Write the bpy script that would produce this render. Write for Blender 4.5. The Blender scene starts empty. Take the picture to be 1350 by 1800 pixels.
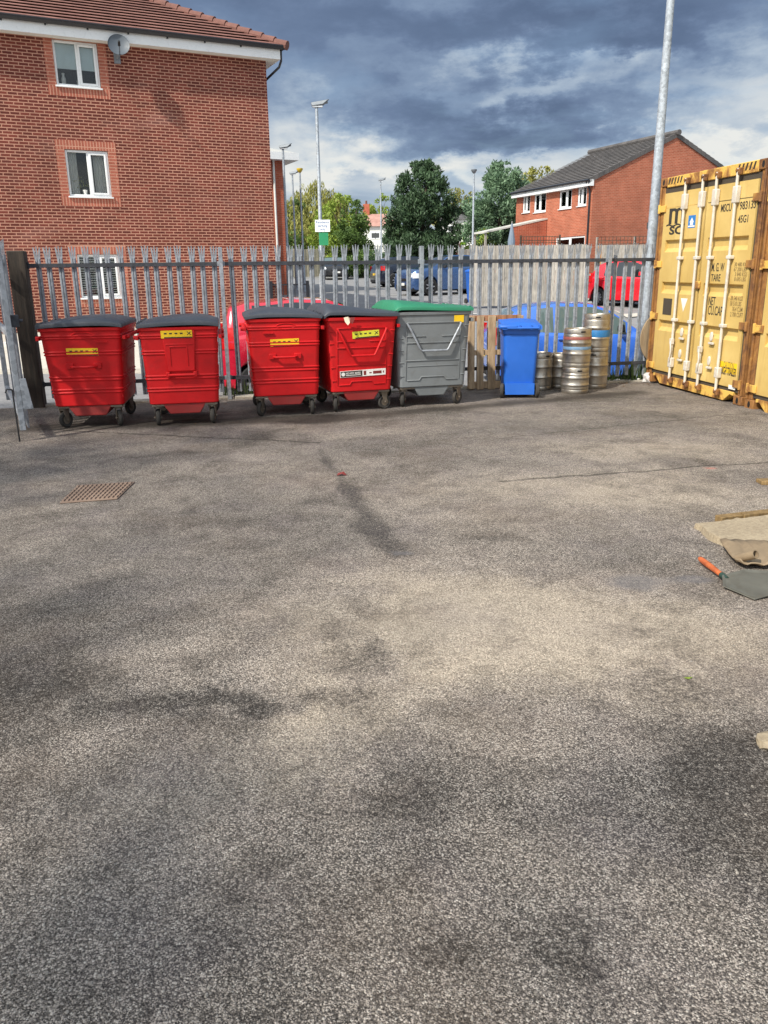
import bpy, bmesh, math, random
import numpy as np
from mathutils import Vector, Matrix, Euler
R = math.radians
random.seed(7)
SC = bpy.context.scene
COL = SC.collection

# ---------------------------------------------------------------- camera model
FPX = 1400.0; TH = math.atan(417/1400); PH = R(.75); EYE = 1.65
_r0 = Vector((1,0,0)); _u0 = Vector((0,math.sin(TH),math.cos(TH))); _f0 = Vector((0,math.cos(TH),-math.sin(TH)))
_r = _r0*math.cos(PH)-_u0*math.sin(PH); _u = _u0*math.cos(PH)+_r0*math.sin(PH)
CAMP = Vector((0,0,EYE))
def sight(x, y): return _f0+_r*((x-675)/FPX)-_u*((y-900)/FPX)
def G(x, y, z=0.0):                     # point on a level plane
    d = sight(x,y); return CAMP+d*((z-EYE)/d.z)
def D(x, y, Y):                         # point at a given distance
    d = sight(x,y); return CAMP+d*(Y/d.y)
cam = bpy.data.cameras.new('camera'); co = bpy.data.objects.new('camera', cam); COL.objects.link(co)
co.matrix_world = Matrix(((_r.x,_u.x,-_f0.x,0),(_r.y,_u.y,-_f0.y,0),(_r.z,_u.z,-_f0.z,EYE),(0,0,0,1)))
cam.sensor_fit = 'VERTICAL'; cam.sensor_height = 24; cam.lens = 24*FPX/1800; cam.clip_start = .05; cam.clip_end = 6000
SC.camera = co

# ---------------------------------------------------------------- mesh builder
def rot(axis, deg): return Matrix.Rotation(R(deg),4,axis)
def tr(x,y,z): return Matrix.Translation((x,y,z))
def rz(deg): return rot('Z',deg)
I4 = Matrix.Identity(4)
class MB:
    def __init__(s): s.v=[]; s.f=[]; s.m=[]
    def add(s, vs, fs, M=None, mi=0):
        o=len(s.v)
        for v in vs:
            v=Vector(v); s.v.append(M@v if M is not None else v)
        for f in fs: s.f.append([o+i for i in f]); s.m.append(mi)
        return s
    def box(s, x0,x1,y0,y1,z0,z1, M=None, mi=0):
        vs=[(x0,y0,z0),(x1,y0,z0),(x1,y1,z0),(x0,y1,z0),(x0,y0,z1),(x1,y0,z1),(x1,y1,z1),(x0,y1,z1)]
        return s.add(vs,[(3,2,1,0),(4,5,6,7),(0,1,5,4),(1,2,6,5),(2,3,7,6),(3,0,4,7)],M,mi)
    def hexa(s, a, b, M=None, mi=0):     # two quads of 4 points: bottom a, top b
        return s.add(list(a)+list(b),[(3,2,1,0),(4,5,6,7),(0,1,5,4),(1,2,6,5),(2,3,7,6),(3,0,4,7)],M,mi)
    def tube(s, p, q, r0, r1=None, n=12, M=None, mi=0, caps=True):
        r1 = r0 if r1 is None else r1
        p=Vector(p); q=Vector(q); d=(q-p).normalized()
        a=d.orthogonal().normalized(); b=d.cross(a)
        vs=[]
        for c,r in ((p,r0),(q,r1)):
            for i in range(n):
                t=2*math.pi*i/n; vs.append(c+a*(r*math.cos(t))+b*(r*math.sin(t)))
        fs=[(i,(i+1)%n,n+(i+1)%n,n+i) for i in range(n)]
        if caps: fs+= [tuple(range(n-1,-1,-1)), tuple(range(n,2*n))]
        return s.add(vs,fs,M,mi)
    def path(s, pts, r, n=8, M=None, mi=0, close=False):
        pts=[Vector(p) for p in pts]; rings=[]; a=None; k=len(pts)
        for i,p in enumerate(pts):
            d=((pts[(i+1)%k] if (close or i<k-1) else p)-(pts[i-1] if (close or i>0) else p)).normalized()
            if a is None: a=d.orthogonal().normalized()
            a=(a-d*a.dot(d)).normalized(); b=d.cross(a)
            rr = r[i] if isinstance(r,(list,tuple)) else r
            rings.append([p+a*(rr*math.cos(2*math.pi*j/n))+b*(rr*math.sin(2*math.pi*j/n)) for j in range(n)])
        return s.loft(rings,M,mi,caps=not close,close=close)
    def loft(s, rings, M=None, mi=0, caps=True, close=False):
        n=len(rings[0]); vs=[v for r in rings for v in r]; fs=[]; k=len(rings)
        for i in range(k if close else k-1):
            a=i*n; b=((i+1)%k)*n
            fs+=[(a+j,a+(j+1)%n,b+(j+1)%n,b+j) for j in range(n)]
        if caps: fs+=[tuple(range(n-1,-1,-1)), tuple(range((k-1)*n,k*n))]
        return s.add(vs,fs,M,mi)
    def lathe(s, prof, n=24, M=None, mi=0):        # profile (r, z), bottom to top; r = 0 allowed at the ends
        vs=[];fs=[];idx=[]
        for r,z in prof:
            if r<=1e-6: idx.append([len(vs)]*n); vs.append((0,0,z))
            else:
                idx.append(list(range(len(vs),len(vs)+n)))
                vs+=[(r*math.cos(2*math.pi*i/n),r*math.sin(2*math.pi*i/n),z) for i in range(n)]
        for a,b in zip(idx,idx[1:]):
            for i in range(n):
                q=[a[i],a[(i+1)%n],b[(i+1)%n],b[i]]; u=[]
                for t in q:
                    if t not in u: u.append(t)
                if len(u)>2: fs.append(u)
        return s.add(vs,fs,M,mi)
    def prism(s, poly, y0, y1, M=None, mi=0):      # poly in XZ, extruded along Y
        n=len(poly); vs=[(x,y0,z) for x,z in poly]+[(x,y1,z) for x,z in poly]
        fs=[tuple(range(n)),tuple(range(2*n-1,n-1,-1))]+[((i+1)%n,i,n+i,n+(i+1)%n) for i in range(n)]
        return s.add(vs,fs,M,mi)
    def build(s, name, mats, parent=None, bevel=0, seg=2, ang=35, M=None, smooth=True, recalc=True):
        me=bpy.data.meshes.new(name); me.from_pydata([tuple(v) for v in s.v],[],s.f)
        if not isinstance(mats,(list,tuple)): mats=[mats]
        for m in mats: me.materials.append(m)
        if len(mats)>1: me.polygons.foreach_set('material_index',s.m)
        if recalc:
            bm=bmesh.new(); bm.from_mesh(me); bmesh.ops.recalc_face_normals(bm,faces=bm.faces[:]); bm.to_mesh(me); bm.free()
        if smooth:
            me.polygons.foreach_set('use_smooth',[True]*len(me.polygons)); me.set_sharp_from_angle(angle=R(ang))
        me.update()
        o=bpy.data.objects.new(name,me); COL.objects.link(o)
        if M is not None: o.matrix_local=M
        if parent is not None: o.parent=parent
        if bevel:
            b=o.modifiers.new('bevel','BEVEL'); b.width=bevel; b.segments=seg; b.limit_method='ANGLE'; b.angle_limit=R(40)
        return o
def tag(o, label=None, cat=None, group=None, kind=None):
    if label: o['label']=label
    if cat: o['category']=cat
    if group: o['group']=group
    if kind: o['kind']=kind
    return o
def thing(name, label, cat, loc=(0,0,0), yaw=0, group=None, rotm=None):
    o=bpy.data.objects.new(name,None); COL.objects.link(o); o.empty_display_size=.2
    o.location=loc; o.rotation_euler=(0,0,R(yaw))
    if rotm is not None: o.rotation_euler=rotm.to_euler()
    return tag(o,label,cat,group)
def struct(name, mb, mat, **k):
    o=mb.build(name,mat,**k); o['kind']='structure'; return o
def copy_tree(o, parent=None):
    c=o.copy(); COL.objects.link(c)
    if parent is not None: c.parent=parent
    for ch in KIDS.get(o,[]) or [x for x in bpy.data.objects if x.parent==o]: copy_tree(ch,c)
    return c
KIDS={}
def lettering(text, size, mat, parent, M, name='lettering', sx=1.0, ext=.0008, align='LEFT', spacing=1.0, bold=0, line=1.0):
    cu=bpy.data.curves.new(name,'FONT'); cu.body=text; cu.size=size; cu.extrude=ext; cu.align_x=align; cu.space_character=spacing
    cu.offset=bold; cu.space_line=line; cu.resolution_u=3
    t=bpy.data.objects.new('tmp',cu); COL.objects.link(t)
    me=bpy.data.meshes.new_from_object(t.evaluated_get(bpy.context.evaluated_depsgraph_get()))
    bpy.data.objects.remove(t); bpy.data.curves.remove(cu)
    me.name=name; me.materials.clear(); me.materials.append(mat)
    o=bpy.data.objects.new(name,me); COL.objects.link(o); o.parent=parent
    o.matrix_local=M@Matrix.Diagonal((sx,1,1,1)); return o
# ---------------------------------------------------------------- materials
def lin(c): return tuple(((x/255)/12.92 if x/255<=.04045 else ((x/255+.055)/1.055)**2.4) for x in c)+(1,)
class NT:
    def __init__(s, name):
        m=bpy.data.materials.new(name); m.use_nodes=True; s.m=m; s.t=m.node_tree; s.n=s.t.nodes; s.l=s.t.links
        s.b=s.n['Principled BSDF']; s.tc=None
    def node(s, typ, **k):
        n=s.n.new(typ)
        for a,v in k.items():
            if a in n.inputs.keys(): n.inputs[a].default_value=v
            else: setattr(n,a,v)
        return n
    def link(s,a,b): s.l.new(a,b)
    def co(s, kind='Object', scale=None):
        if s.tc is None: s.tc=s.n.new('ShaderNodeTexCoord')
        o=s.tc.outputs[kind]
        if scale is not None:
            mp=s.n.new('ShaderNodeMapping'); mp.inputs['Scale'].default_value=scale if isinstance(scale,tuple) else (scale,)*3
            s.link(o,mp.inputs[0]); o=mp.outputs[0]
        return o
    def noise(s, scale, detail=4, rough=.55, vec=None, dist=0, out='Fac'):
        n=s.node('ShaderNodeTexNoise'); n.inputs['Scale'].default_value=scale; n.inputs['Detail'].default_value=detail
        n.inputs['Roughness'].default_value=rough; n.inputs['Distortion'].default_value=dist
        s.link(vec if vec is not None else s.co(),n.inputs['Vector']); return n.outputs[out]
    def voro(s, scale, vec=None, feature='F1', out='Distance', rnd=1.0):
        n=s.node('ShaderNodeTexVoronoi'); n.feature=feature; n.inputs['Scale'].default_value=scale; n.inputs['Randomness'].default_value=rnd
        s.link(vec if vec is not None else s.co(),n.inputs['Vector']); return n.outputs[out]
    def ramp(s, fac, stops, interp='LINEAR'):
        n=s.node('ShaderNodeValToRGB'); cr=n.color_ramp; cr.interpolation=interp
        while len(cr.elements)<len(stops): cr.elements.new(.5)
        for e,(p,c) in zip(cr.elements,stops):
            e.position=p; e.color=c if isinstance(c,tuple) else (c,c,c,1)
        s.link(fac,n.inputs[0]); return n.outputs[0]
    def mix(s, fac, a, b, mode='MIX'):
        n=s.node('ShaderNodeMix'); n.data_type='RGBA'; n.blend_type=mode
        for sock,val in ((n.inputs[0],fac),(n.inputs[6],a),(n.inputs[7],b)):
            if isinstance(val,(int,float,tuple)): sock.default_value=val
            else: s.link(val,sock)
        return n.outputs[2]
    def math(s, op, a, b=None, c=None, clamp=False):
        n=s.node('ShaderNodeMath'); n.operation=op; n.use_clamp=clamp
        for i,v in enumerate((a,b,c)):
            if v is None: continue
            if isinstance(v,(int,float)): n.inputs[i].default_value=v
            else: s.link(v,n.inputs[i])
        return n.outputs[0]
    def bump(s, h, strength=.3, dist=.01, prev=None):
        n=s.node('ShaderNodeBump'); n.inputs['Strength'].default_value=strength; n.inputs['Distance'].default_value=dist
        s.link(h,n.inputs['Height'])
        if prev is not None: s.link(prev,n.inputs['Normal'])
        return n.outputs[0]
    def set(s, **k):
        for a,v in k.items():
            i=s.b.inputs[a.replace('_',' ')]
            if isinstance(v,(int,float,tuple)): i.default_value=v
            else: s.link(v,i)
        return s.m
def paint(name, c, rough=.4, metal=0, var=.12, vscale=3, dirt=.25, dirtc=(70,62,52), bump=.0, coat=0, scratch=0, scratchc=(150,120,110), spec=.5, dscale=5.0):
    t=NT(name); base=lin(c)
    n=t.noise(vscale,5); dk=tuple(x*(1-var) for x in base[:3])+(1,); lt=tuple(min(1,x*(1+var)) for x in base[:3])+(1,)
    col=t.ramp(n,[(.3,dk),(.7,lt)])
    if dirt:
        d=t.ramp(t.noise(dscale,8,.68,dist=.4),[(.5,0.),(.78,1.)]); col=t.mix(t.math('MULTIPLY',d,dirt),col,lin(dirtc))
    if scratch:
        sc=t.ramp(t.noise(26,6,.75,vec=t.co('Object',(1,1,.25))),[(.66,0.),(.72,1.)]); msk=t.ramp(t.noise(2.2,3),[(.5,0.),(.65,1.)])
        col=t.mix(t.math('MULTIPLY',t.math('MULTIPLY',sc,msk),scratch),col,lin(scratchc))
    rg=t.ramp(t.noise(vscale*4,5),[(.3,max(0,rough-.08)),(.7,min(1,rough+.12))])
    k=dict(Base_Color=col,Roughness=rg,Metallic=metal); k['Specular_IOR_Level']=spec
    if coat: k['Coat_Weight']=coat; k['Coat_Roughness']=.05
    if bump: k['Normal']=t.bump(t.noise(40,4),bump,.002)
    return t.set(**k)
def flat(name, c, rough=.5, metal=0, spec=.5):
    return paint(name,c,rough,metal,var=.06,dirt=.08,spec=spec)

def mat_asphalt():
    t=NT('asphalt_yard'); P=t.co()
    def chips(sc):
        v=t.node('ShaderNodeTexVoronoi'); v.feature='F1'; v.inputs['Scale'].default_value=sc; t.link(P,v.inputs['Vector']); return v
    def rgb(v):
        s=t.node('ShaderNodeSeparateColor'); t.link(v.outputs['Color'],s.inputs[0]); return s.outputs
    v1=chips(155); v2=chips(330); v3=chips(85); c1=rgb(v1); c2=rgb(v2); c3=rgb(v3)
    wobn=t.node('ShaderNodeTexNoise'); wobn.inputs['Scale'].default_value=2.6; wobn.inputs['Detail'].default_value=8; wobn.inputs['Roughness'].default_value=.68; t.link(P,wobn.inputs['Vector'])
    wv=t.node('ShaderNodeVectorMath'); wv.operation='MULTIPLY_ADD'; t.link(wobn.outputs['Color'],wv.inputs[0]); wv.inputs[1].default_value=(.9,.9,0); wv.inputs[2].default_value=(-.45,-.45,0)
    def warped(k):
        m_=t.node('ShaderNodeVectorMath'); m_.operation='MULTIPLY_ADD'; t.link(wv.outputs[0],m_.inputs[0]); m_.inputs[1].default_value=(k,k,0); t.link(P,m_.inputs[2]); return m_.outputs[0]
    W1=warped(1.0); W3=warped(.22)
    def vm(op,a,b=None):
        n=t.node('ShaderNodeVectorMath'); n.operation=op
        for i,q in enumerate((a,b)):
            if q is None: continue
            if isinstance(q,(tuple,Vector)): n.inputs[i].default_value=tuple(q)
            else: t.link(q,n.inputs[i])
        return n
    def spot(px,py,rx,ry,amp,wp=None):           # a worn or dirty patch of the surface at a place of its own
        c=G(px,py); d=vm('SUBTRACT',wp if wp is not None else W1,(c.x,c.y,0)); d=vm('MULTIPLY',d.outputs[0],(1/rx,1/ry,0)); l=vm('LENGTH',d.outputs[0]).outputs['Value']
        return t.math('MULTIPLY',t.math('POWER',2.718,t.math('MULTIPLY',t.math('MULTIPLY',l,l),-1.0)),amp)
    def line(p,q,w_,wp,amp=1.0):                  # a seam of the surface
        A=G(*p); B=G(*q); ba=B-A; pa=vm('SUBTRACT',wp,(A.x,A.y,0)).outputs[0]
        h=t.math('DIVIDE',vm('DOT_PRODUCT',pa,(ba.x,ba.y,0)).outputs['Value'],ba.x**2+ba.y**2,clamp=True)
        sc=t.node('ShaderNodeVectorMath'); sc.operation='SCALE'; sc.inputs[0].default_value=(ba.x,ba.y,0); t.link(h,sc.inputs['Scale'])
        d=vm('LENGTH',vm('SUBTRACT',pa,sc.outputs[0]).outputs[0]).outputs['Value']; d=t.math('DIVIDE',d,w_)
        return t.math('MULTIPLY',t.math('POWER',2.718,t.math('MULTIPLY',t.math('MULTIPLY',d,d),-1.0)),amp)
    def total(l):
        r=l[0]
        for q in l[1:]: r=t.math('ADD',r,q)
        return r
    # stone: each chip its own shade, fines between
    chip=t.ramp(c1[0],[(.0,lin((98,94,91))),(.26,lin((164,157,150))),(.62,lin((212,203,195))),(.86,lin((236,228,219))),(1,lin((252,248,240)))])
    fine=t.ramp(c2[1],[(0,lin((110,107,105))),(.5,lin((176,170,163))),(1,lin((232,226,217)))])
    col=t.mix(.27,chip,fine)
    big=t.ramp(c3[2],[(.84,0.),(.88,1.)]); bigd=t.ramp(v3.outputs['Distance'],[(.36,1.),(.5,0.)])
    col=t.mix(t.math('MULTIPLY',t.math('MULTIPLY',big,bigd),.55),col,lin((208,200,190)))
    wearv=total([t.math('MULTIPLY',t.noise(.55,6,.62),.75),spot(760,1080,.8,.65,.46),spot(1150,1130,.9,.6,.38),spot(560,1270,.3,.35,.32),spot(350,1420,.5,.35,.22),spot(1000,860,1.4,.9,.28),spot(1150,790,1.2,.5,.2),spot(250,1160,.35,.2,.14),spot(60,1100,.5,.5,-.2),spot(1300,1420,.35,.35,-.28),spot(640,1120,.16,.5,-.16),spot(360,1235,.45,.12,-.2),spot(700,1420,.5,.2,-.14)])
    wear=t.ramp(wearv,[(.28,0.),(.72,1.)])
    edge=t.ramp(v1.outputs['Distance'],[(.44,0.),(.70,1.)]); gap=t.math('MULTIPLY_ADD',wear,-.4,.74)
    drop=t.math('MULTIPLY',t.ramp(c2[0],[(.71,0.),(.78,1.)]),t.math('MULTIPLY_ADD',wear,-.38,.95))   # lost stones leave dark pits
    col=t.mix(t.math('MAXIMUM',t.math('MULTIPLY',edge,gap),drop),col,lin((44,41,39)))
    tone=t.ramp(wear,[(0.,lin((206,202,198))),(.45,lin((242,234,226))),(1.,lin((255,244,228)))])
    col=t.mix(1.0,col,tone,'MULTIPLY')
    dust=t.ramp(t.math('ADD',wearv,t.math('MULTIPLY_ADD',wobn.outputs['Fac'],.5,-.25)),[(.52,0.),(.95,1.)]); col=t.mix(t.math('MULTIPLY',dust,.36),col,lin((196,182,164)))
    # moss and dirt in the open texture
    mv=total([t.noise(1.15,9,.68,dist=.5),spot(1310,1400,.24,.3,.25),spot(360,1235,.45,.09,.22),spot(30,1190,.35,.25,.15),spot(620,1150,.12,.4,.17),spot(770,1680,.10,.10,.22),spot(1000,1660,.10,.16,.20),spot(690,1420,.3,.12,.16),spot(860,1160,.3,.04,.08),spot(900,1000,.6,.05,.08),spot(760,1080,.8,.6,-.10),spot(1050,1240,.10,.06,.14)])
    mo=t.ramp(mv,[(.50,0.),(.66,1.)]); mo2=t.ramp(t.noise(42,4,.7),[(.36,1.),(.62,.2)])
    col=t.mix(t.math('MULTIPLY',t.math('MULTIPLY',mo,mo2),.82),col,lin((40,36,33)))
    mm=t.ramp(t.math('ADD',t.math('MULTIPLY',t.noise(4.2,8,.72,dist=.4),.75),t.math('MULTIPLY',t.noise(1.0,4),.35)),[(.52,0.),(.66,1.)])
    col=t.mix(t.math('MULTIPLY',mm,t.math('MULTIPLY_ADD',mo2,.42,.10)),col,lin((52,46,40)))
    br=t.ramp(t.noise(.8,6,.6,vec=t.co('Object',(1,1.3,1))),[(.5,0.),(.72,1.)]); col=t.mix(t.math('MULTIPLY',br,.22),col,lin((112,92,74)))
    pu=t.ramp(t.noise(1.7,5,.6,vec=t.co('Object',(1.2,.9,3))),[(.48,0.),(.7,1.)]); col=t.mix(t.math('MULTIPLY',pu,.10),col,lin((132,120,132)))
    # wet grime and painted-in ground shade where the bins stand, a tar seam, thin mossy joints and two smooth mends
    grime_shade=t.ramp(total([line((70,752),(560,735),.30,W3),line((560,738),(1120,690),.26,W3,.8),t.math('MULTIPLY',wobn.outputs['Fac'],.45)]),[(.45,0.),(1.15,1.)])
    col=t.mix(t.math('MULTIPLY',grime_shade,.72),col,lin((50,44,38)))
    gr=t.math('MULTIPLY',t.math('ADD',t.noise(30,6,.75),t.math('MULTIPLY',wobn.outputs['Fac'],.9)),.9)
    tar=t.ramp(t.math('ADD',total([line((562,790),(612,860),.07,W3,.75),line((612,860),(655,930),.12,W3,1.0),line((655,930),(705,975),.13,W3,.95)]),t.math('MULTIPLY_ADD',gr,1.3,-1.15)),[(.36,0.),(.95,1.)])
    col=t.mix(t.math('MULTIPLY',tar,t.math('MULTIPLY_ADD',mo2,.45,.32)),col,lin((46,44,45)))
    jn=t.ramp(t.math('ADD',total([line((90,756),(560,778),.035,W3,.8),line((880,770),(1290,728),.03,W3,.7),line((880,846),(1349,812),.04,W3,.75),line((560,778),(770,742),.03,W3,.4)]),t.math('MULTIPLY_ADD',gr,.6,-.55)),[(.4,0.),(.75,1.)])
    col=t.mix(t.math('MULTIPLY',jn,.75),col,lin((44,40,36)))
    sm=t.ramp(total([spot(1122,1024,.16,.12,1.0,W3),spot(1222,1018,.12,.08,.9,W3),spot(706,972,.07,.04,.9,W3)]),[(.25,0.),(.7,1.)])
    col=t.mix(t.math('MULTIPLY',sm,.55),col,lin((112,110,112)))
    pk=t.ramp(t.math('ADD',spot(1252,824,.10,.05,.8,W3),t.math('MULTIPLY_ADD',gr,.6,-.5)),[(.5,0.),(.8,1.)]); col=t.mix(t.math('MULTIPLY',pk,.5),col,lin((214,120,104)))
    h=t.math('SUBTRACT',t.math('ADD',t.math('MULTIPLY',v1.outputs['Distance'],-1.0),t.math('MULTIPLY',c3[1],.35)),t.math('MULTIPLY',v2.outputs['Distance'],.45))
    h=t.math('SUBTRACT',h,t.math('MULTIPLY',drop,.6))
    nb=t.bump(h,.85,.006); nb=t.bump(t.noise(7,5),.25,.02,nb)
    return t.set(Base_Color=col,Roughness=t.ramp(t.noise(60,2),[(.3,.75),(.7,.95)]),Normal=nb,Specular_IOR_Level=.25)
def mat_patch(name,c0,c1,sc=90,rough=.9,tr=None):
    t=NT(name); s=t.node('ShaderNodeSeparateColor'); v=t.node('ShaderNodeTexVoronoi'); v.inputs['Scale'].default_value=sc; t.link(t.co(),v.inputs['Vector']); t.link(v.outputs['Color'],s.inputs[0])
    col=t.mix(.5,t.ramp(s.outputs[0],[(0,lin(c0)),(1,lin(c1))]),t.ramp(t.noise(2.5,6,.65),[(.3,lin(c0)),(.7,lin(c1))]))
    return t.set(Base_Color=col,Roughness=rough,Normal=t.bump(v.outputs['Distance'],.4,.005))
def mat_brick(name, a, b, mortar, seed=0, rough=.85, bw=.235, rh=.0766, dirt=.3, soldier=False, ms=.0115, light=None):
    t=NT(name); sp=t.node('ShaderNodeSeparateXYZ'); t.link(t.co(),sp.inputs[0])
    u=t.math('ADD',sp.outputs[0],sp.outputs[1]); cb=t.node('ShaderNodeCombineXYZ')
    if soldier: t.link(sp.outputs[2],cb.inputs[0]); t.link(u,cb.inputs[1])
    else: t.link(u,cb.inputs[0]); t.link(sp.outputs[2],cb.inputs[1])
    br=t.node('ShaderNodeTexBrick'); br.offset=0.0 if soldier else .5
    for k,v in (('Scale',1.0),('Mortar Size',ms),('Mortar Smooth',.1),('Bias',-.1),('Brick Width',bw),('Row Height',rh)): br.inputs[k].default_value=v
    br.inputs['Color1'].default_value=lin(a); br.inputs['Color2'].default_value=lin(b); br.inputs['Mortar'].default_value=lin(mortar)
    t.link(cb.outputs[0],br.inputs['Vector'])
    vs=t.math('MULTIPLY',t.noise(1.2,5,.6,vec=t.co('Object',1.0)),1.0)
    shade=t.ramp(vs,[(.3,.78),(.7,1.12)])
    col=t.mix(1.0,br.outputs['Color'],shade,'MULTIPLY')
    sp2=t.ramp(t.noise(30,4,.7),[(.3,.8),(.7,1.1)]); col=t.mix(.6,col,sp2,'MULTIPLY')
    if dirt:
        d=t.ramp(t.noise(.35,7,.62,dist=.6),[(.5,0.),(.75,1.)]); col=t.mix(t.math('MULTIPLY',d,dirt),col,lin((80,48,42)))
    if light:
        l=t.ramp(t.noise(.5,6,.6,vec=t.co('Object',(1.0,1.0,3.0))),[(.55,0.),(.8,1.)]); col=t.mix(t.math('MULTIPLY',l,light),col,lin((190,150,140)))
    nb=t.bump(t.math('SUBTRACT',1.0,br.outputs['Fac']),.5,.006)
    return t.set(Base_Color=col,Roughness=rough,Normal=nb,Specular_IOR_Level=.25)
def mat_galv(name='galvanised_steel', c=(144,149,156), metal=.2, rough=.5):
    t=NT(name); v=t.node('ShaderNodeTexVoronoi'); v.inputs['Scale'].default_value=28; t.link(t.co(),v.inputs['Vector']); s=t.node('ShaderNodeSeparateColor'); t.link(v.outputs['Color'],s.inputs[0])
    b=lin(c); col=t.ramp(t.math('ADD',t.math('MULTIPLY',s.outputs[0],.35),t.math('MULTIPLY',t.noise(2.2,6,.65),.7)),[(.25,tuple(x*.62 for x in b[:3])+(1,)),(.55,b),(.85,tuple(min(1,x*1.3) for x in b[:3])+(1,))])
    d=t.ramp(t.noise(4,7,.7,vec=t.co('Object',(2,2,.5))),[(.55,0.),(.8,1.)]); col=t.mix(t.math('MULTIPLY',d,.35),col,lin((92,88,80)))
    return t.set(Base_Color=col,Metallic=metal,Roughness=t.ramp(s.outputs[1],[(0,rough-.08),(1,rough+.12)]))
def mat_keg():
    t=NT('keg_steel'); b=t.noise(5,6,.7,vec=t.co('Object',(1,1,.6)))
    col=t.ramp(b,[(.3,lin((150,140,126))),(.6,lin((192,186,176))),(.8,lin((214,210,204)))])
    st=t.ramp(t.noise(9,8,.7,vec=t.co('Object',(1,1,2))),[(.52,0.),(.75,1.)]); col=t.mix(t.math('MULTIPLY',st,.4),col,lin((110,92,72)))
    return t.set(Base_Color=col,Metallic=.9,Roughness=t.ramp(t.noise(14,5),[(.3,.3),(.7,.5)]),Normal=t.bump(t.noise(60,3,vec=t.co('Object',(1,1,6))),.06,.002))
def mat_container():
    t=NT('container_yellow_paint'); base=lin((206,176,106))
    n=t.noise(1.1,6,.6); col=t.ramp(n,[(.3,lin((190,158,88))),(.55,base),(.75,lin((222,194,124)))])
    sp=t.node('ShaderNodeSeparateXYZ'); t.link(t.co(),sp.inputs[0])
    st=t.ramp(t.noise(7,7,.7,vec=t.co('Object',(1,1,.12))),[(.54,0.),(.76,1.)]); col=t.mix(t.math('MULTIPLY',st,.34),col,lin((150,104,50)))
    r=t.ramp(t.noise(14,8,.75,dist=.3),[(.63,0.),(.69,1.)]); r2=t.ramp(t.noise(2.0,4),[(.52,0.),(.66,1.)])
    col=t.mix(t.math('MULTIPLY',t.math('MULTIPLY',r,r2),.9),col,lin((112,66,36)))
    low=t.ramp(sp.outputs[2],[(0.0,1.),(.28,0.)]); ln=t.ramp(t.noise(9,8,.7,vec=t.co('Object',(1,1,.4))),[(.42,0.),(.62,1.)])
    col=t.mix(t.math('MULTIPLY',t.math('MULTIPLY',low,ln),.8),col,lin((128,80,40)))
    return t.set(Base_Color=col,Roughness=t.ramp(t.noise(6,5),[(.3,.45),(.7,.68)]),Normal=t.bump(t.noise(3.0,4),.08,.02))
def mat_rusty(name='rusted_yellow_steel',amt=.5, c=(206,160,74)):
    t=NT(name); col=t.ramp(t.noise(3.0,9,.72,dist=.4,vec=t.co('Object',(1,1,.85))),[(.34+.14*(1-amt),lin(c)),(.44+.14*(1-amt),lin((150,104,54))),(.58+.12*(1-amt),lin((100,66,42))),(.8,lin((70,48,36)))])
    return t.set(Base_Color=col,Roughness=.78,Normal=t.bump(t.noise(30,6),.2,.004))
def mat_wood(name, a, b, scale=1.0, grey=.0, rough=.85):
    t=NT(name); g=t.noise(9*scale,6,.6,vec=t.co('Object',(6,6,.5)),dist=.6)
    col=t.ramp(g,[(.3,lin(a)),(.7,lin(b))])
    bd_=t.ramp(t.noise(1.0,1,.5,vec=t.co('Object',(13,13,.15))),[(.32,.66),(.5,.95),(.68,1.15)]); col=t.mix(.85,col,bd_,'MULTIPLY')
    k=t.ramp(t.noise(2.2*scale,5,.6),[(.35,.7),(.7,1.12)]); col=t.mix(.8,col,k,'MULTIPLY')
    kn=t.ramp(t.voro(3.2*scale,vec=t.co('Object',(2.5,2.5,.8))),[(.05,1.),(.14,0.)]); col=t.mix(t.math('MULTIPLY',kn,.5),col,lin((60,44,34)))
    return t.set(Base_Color=col,Roughness=rough,Normal=t.bump(g,.25,.004))
def mat_glass(name='window_glass', c=(40,48,54), rough=.04):
    t=NT(name); return t.set(Base_Color=lin(c),Roughness=rough,Specular_IOR_Level=.9,Metallic=0.0,Coat_Weight=.6,Coat_Roughness=.02)
def mat_clear():
    t=NT('clear_glass'); tr_=t.node('ShaderNodeBsdfTransparent'); gl=t.node('ShaderNodeBsdfGlossy'); gl.inputs['Roughness'].default_value=.02
    fr=t.node('ShaderNodeFresnel'); fr.inputs[0].default_value=1.5; mx=t.node('ShaderNodeMixShader')
    tr_.inputs[0].default_value=(.95,.97,.96,1)
    t.link(fr.outputs[0],mx.inputs[0]); t.link(tr_.outputs[0],mx.inputs[1]); t.link(gl.outputs[0],mx.inputs[2]); t.link(mx.outputs[0],t.n['Material Output'].inputs[0]); return t.m
def mat_leaf(name, dark, light, trans=.25, sc=1.0):
    t=NT(name); n=t.noise(1.3*sc,3); n2=t.noise(11*sc,2)
    f=t.math('ADD',t.math('MULTIPLY',n,.55),t.math('MULTIPLY',n2,.45))
    col=t.ramp(f,[(.36,lin(dark)),(.64,lin(light))])
    t.set(Base_Color=col,Roughness=.55,Specular_IOR_Level=.3)
    tl=t.node('ShaderNodeBsdfTranslucent'); t.link(col,tl.inputs[0]); mx=t.node('ShaderNodeMixShader'); mx.inputs[0].default_value=trans
    t.link(t.b.outputs[0],mx.inputs[1]); t.link(tl.outputs[0],mx.inputs[2]); t.link(mx.outputs[0],t.n['Material Output'].inputs[0]); return t.m
M={}
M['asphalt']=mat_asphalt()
M['tarmac']=mat_patch('car_park_tarmac',(112,112,114),(150,149,148),40)
M['paving']=mat_patch('pale_paving',(176,170,158),(206,200,188),25)
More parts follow.
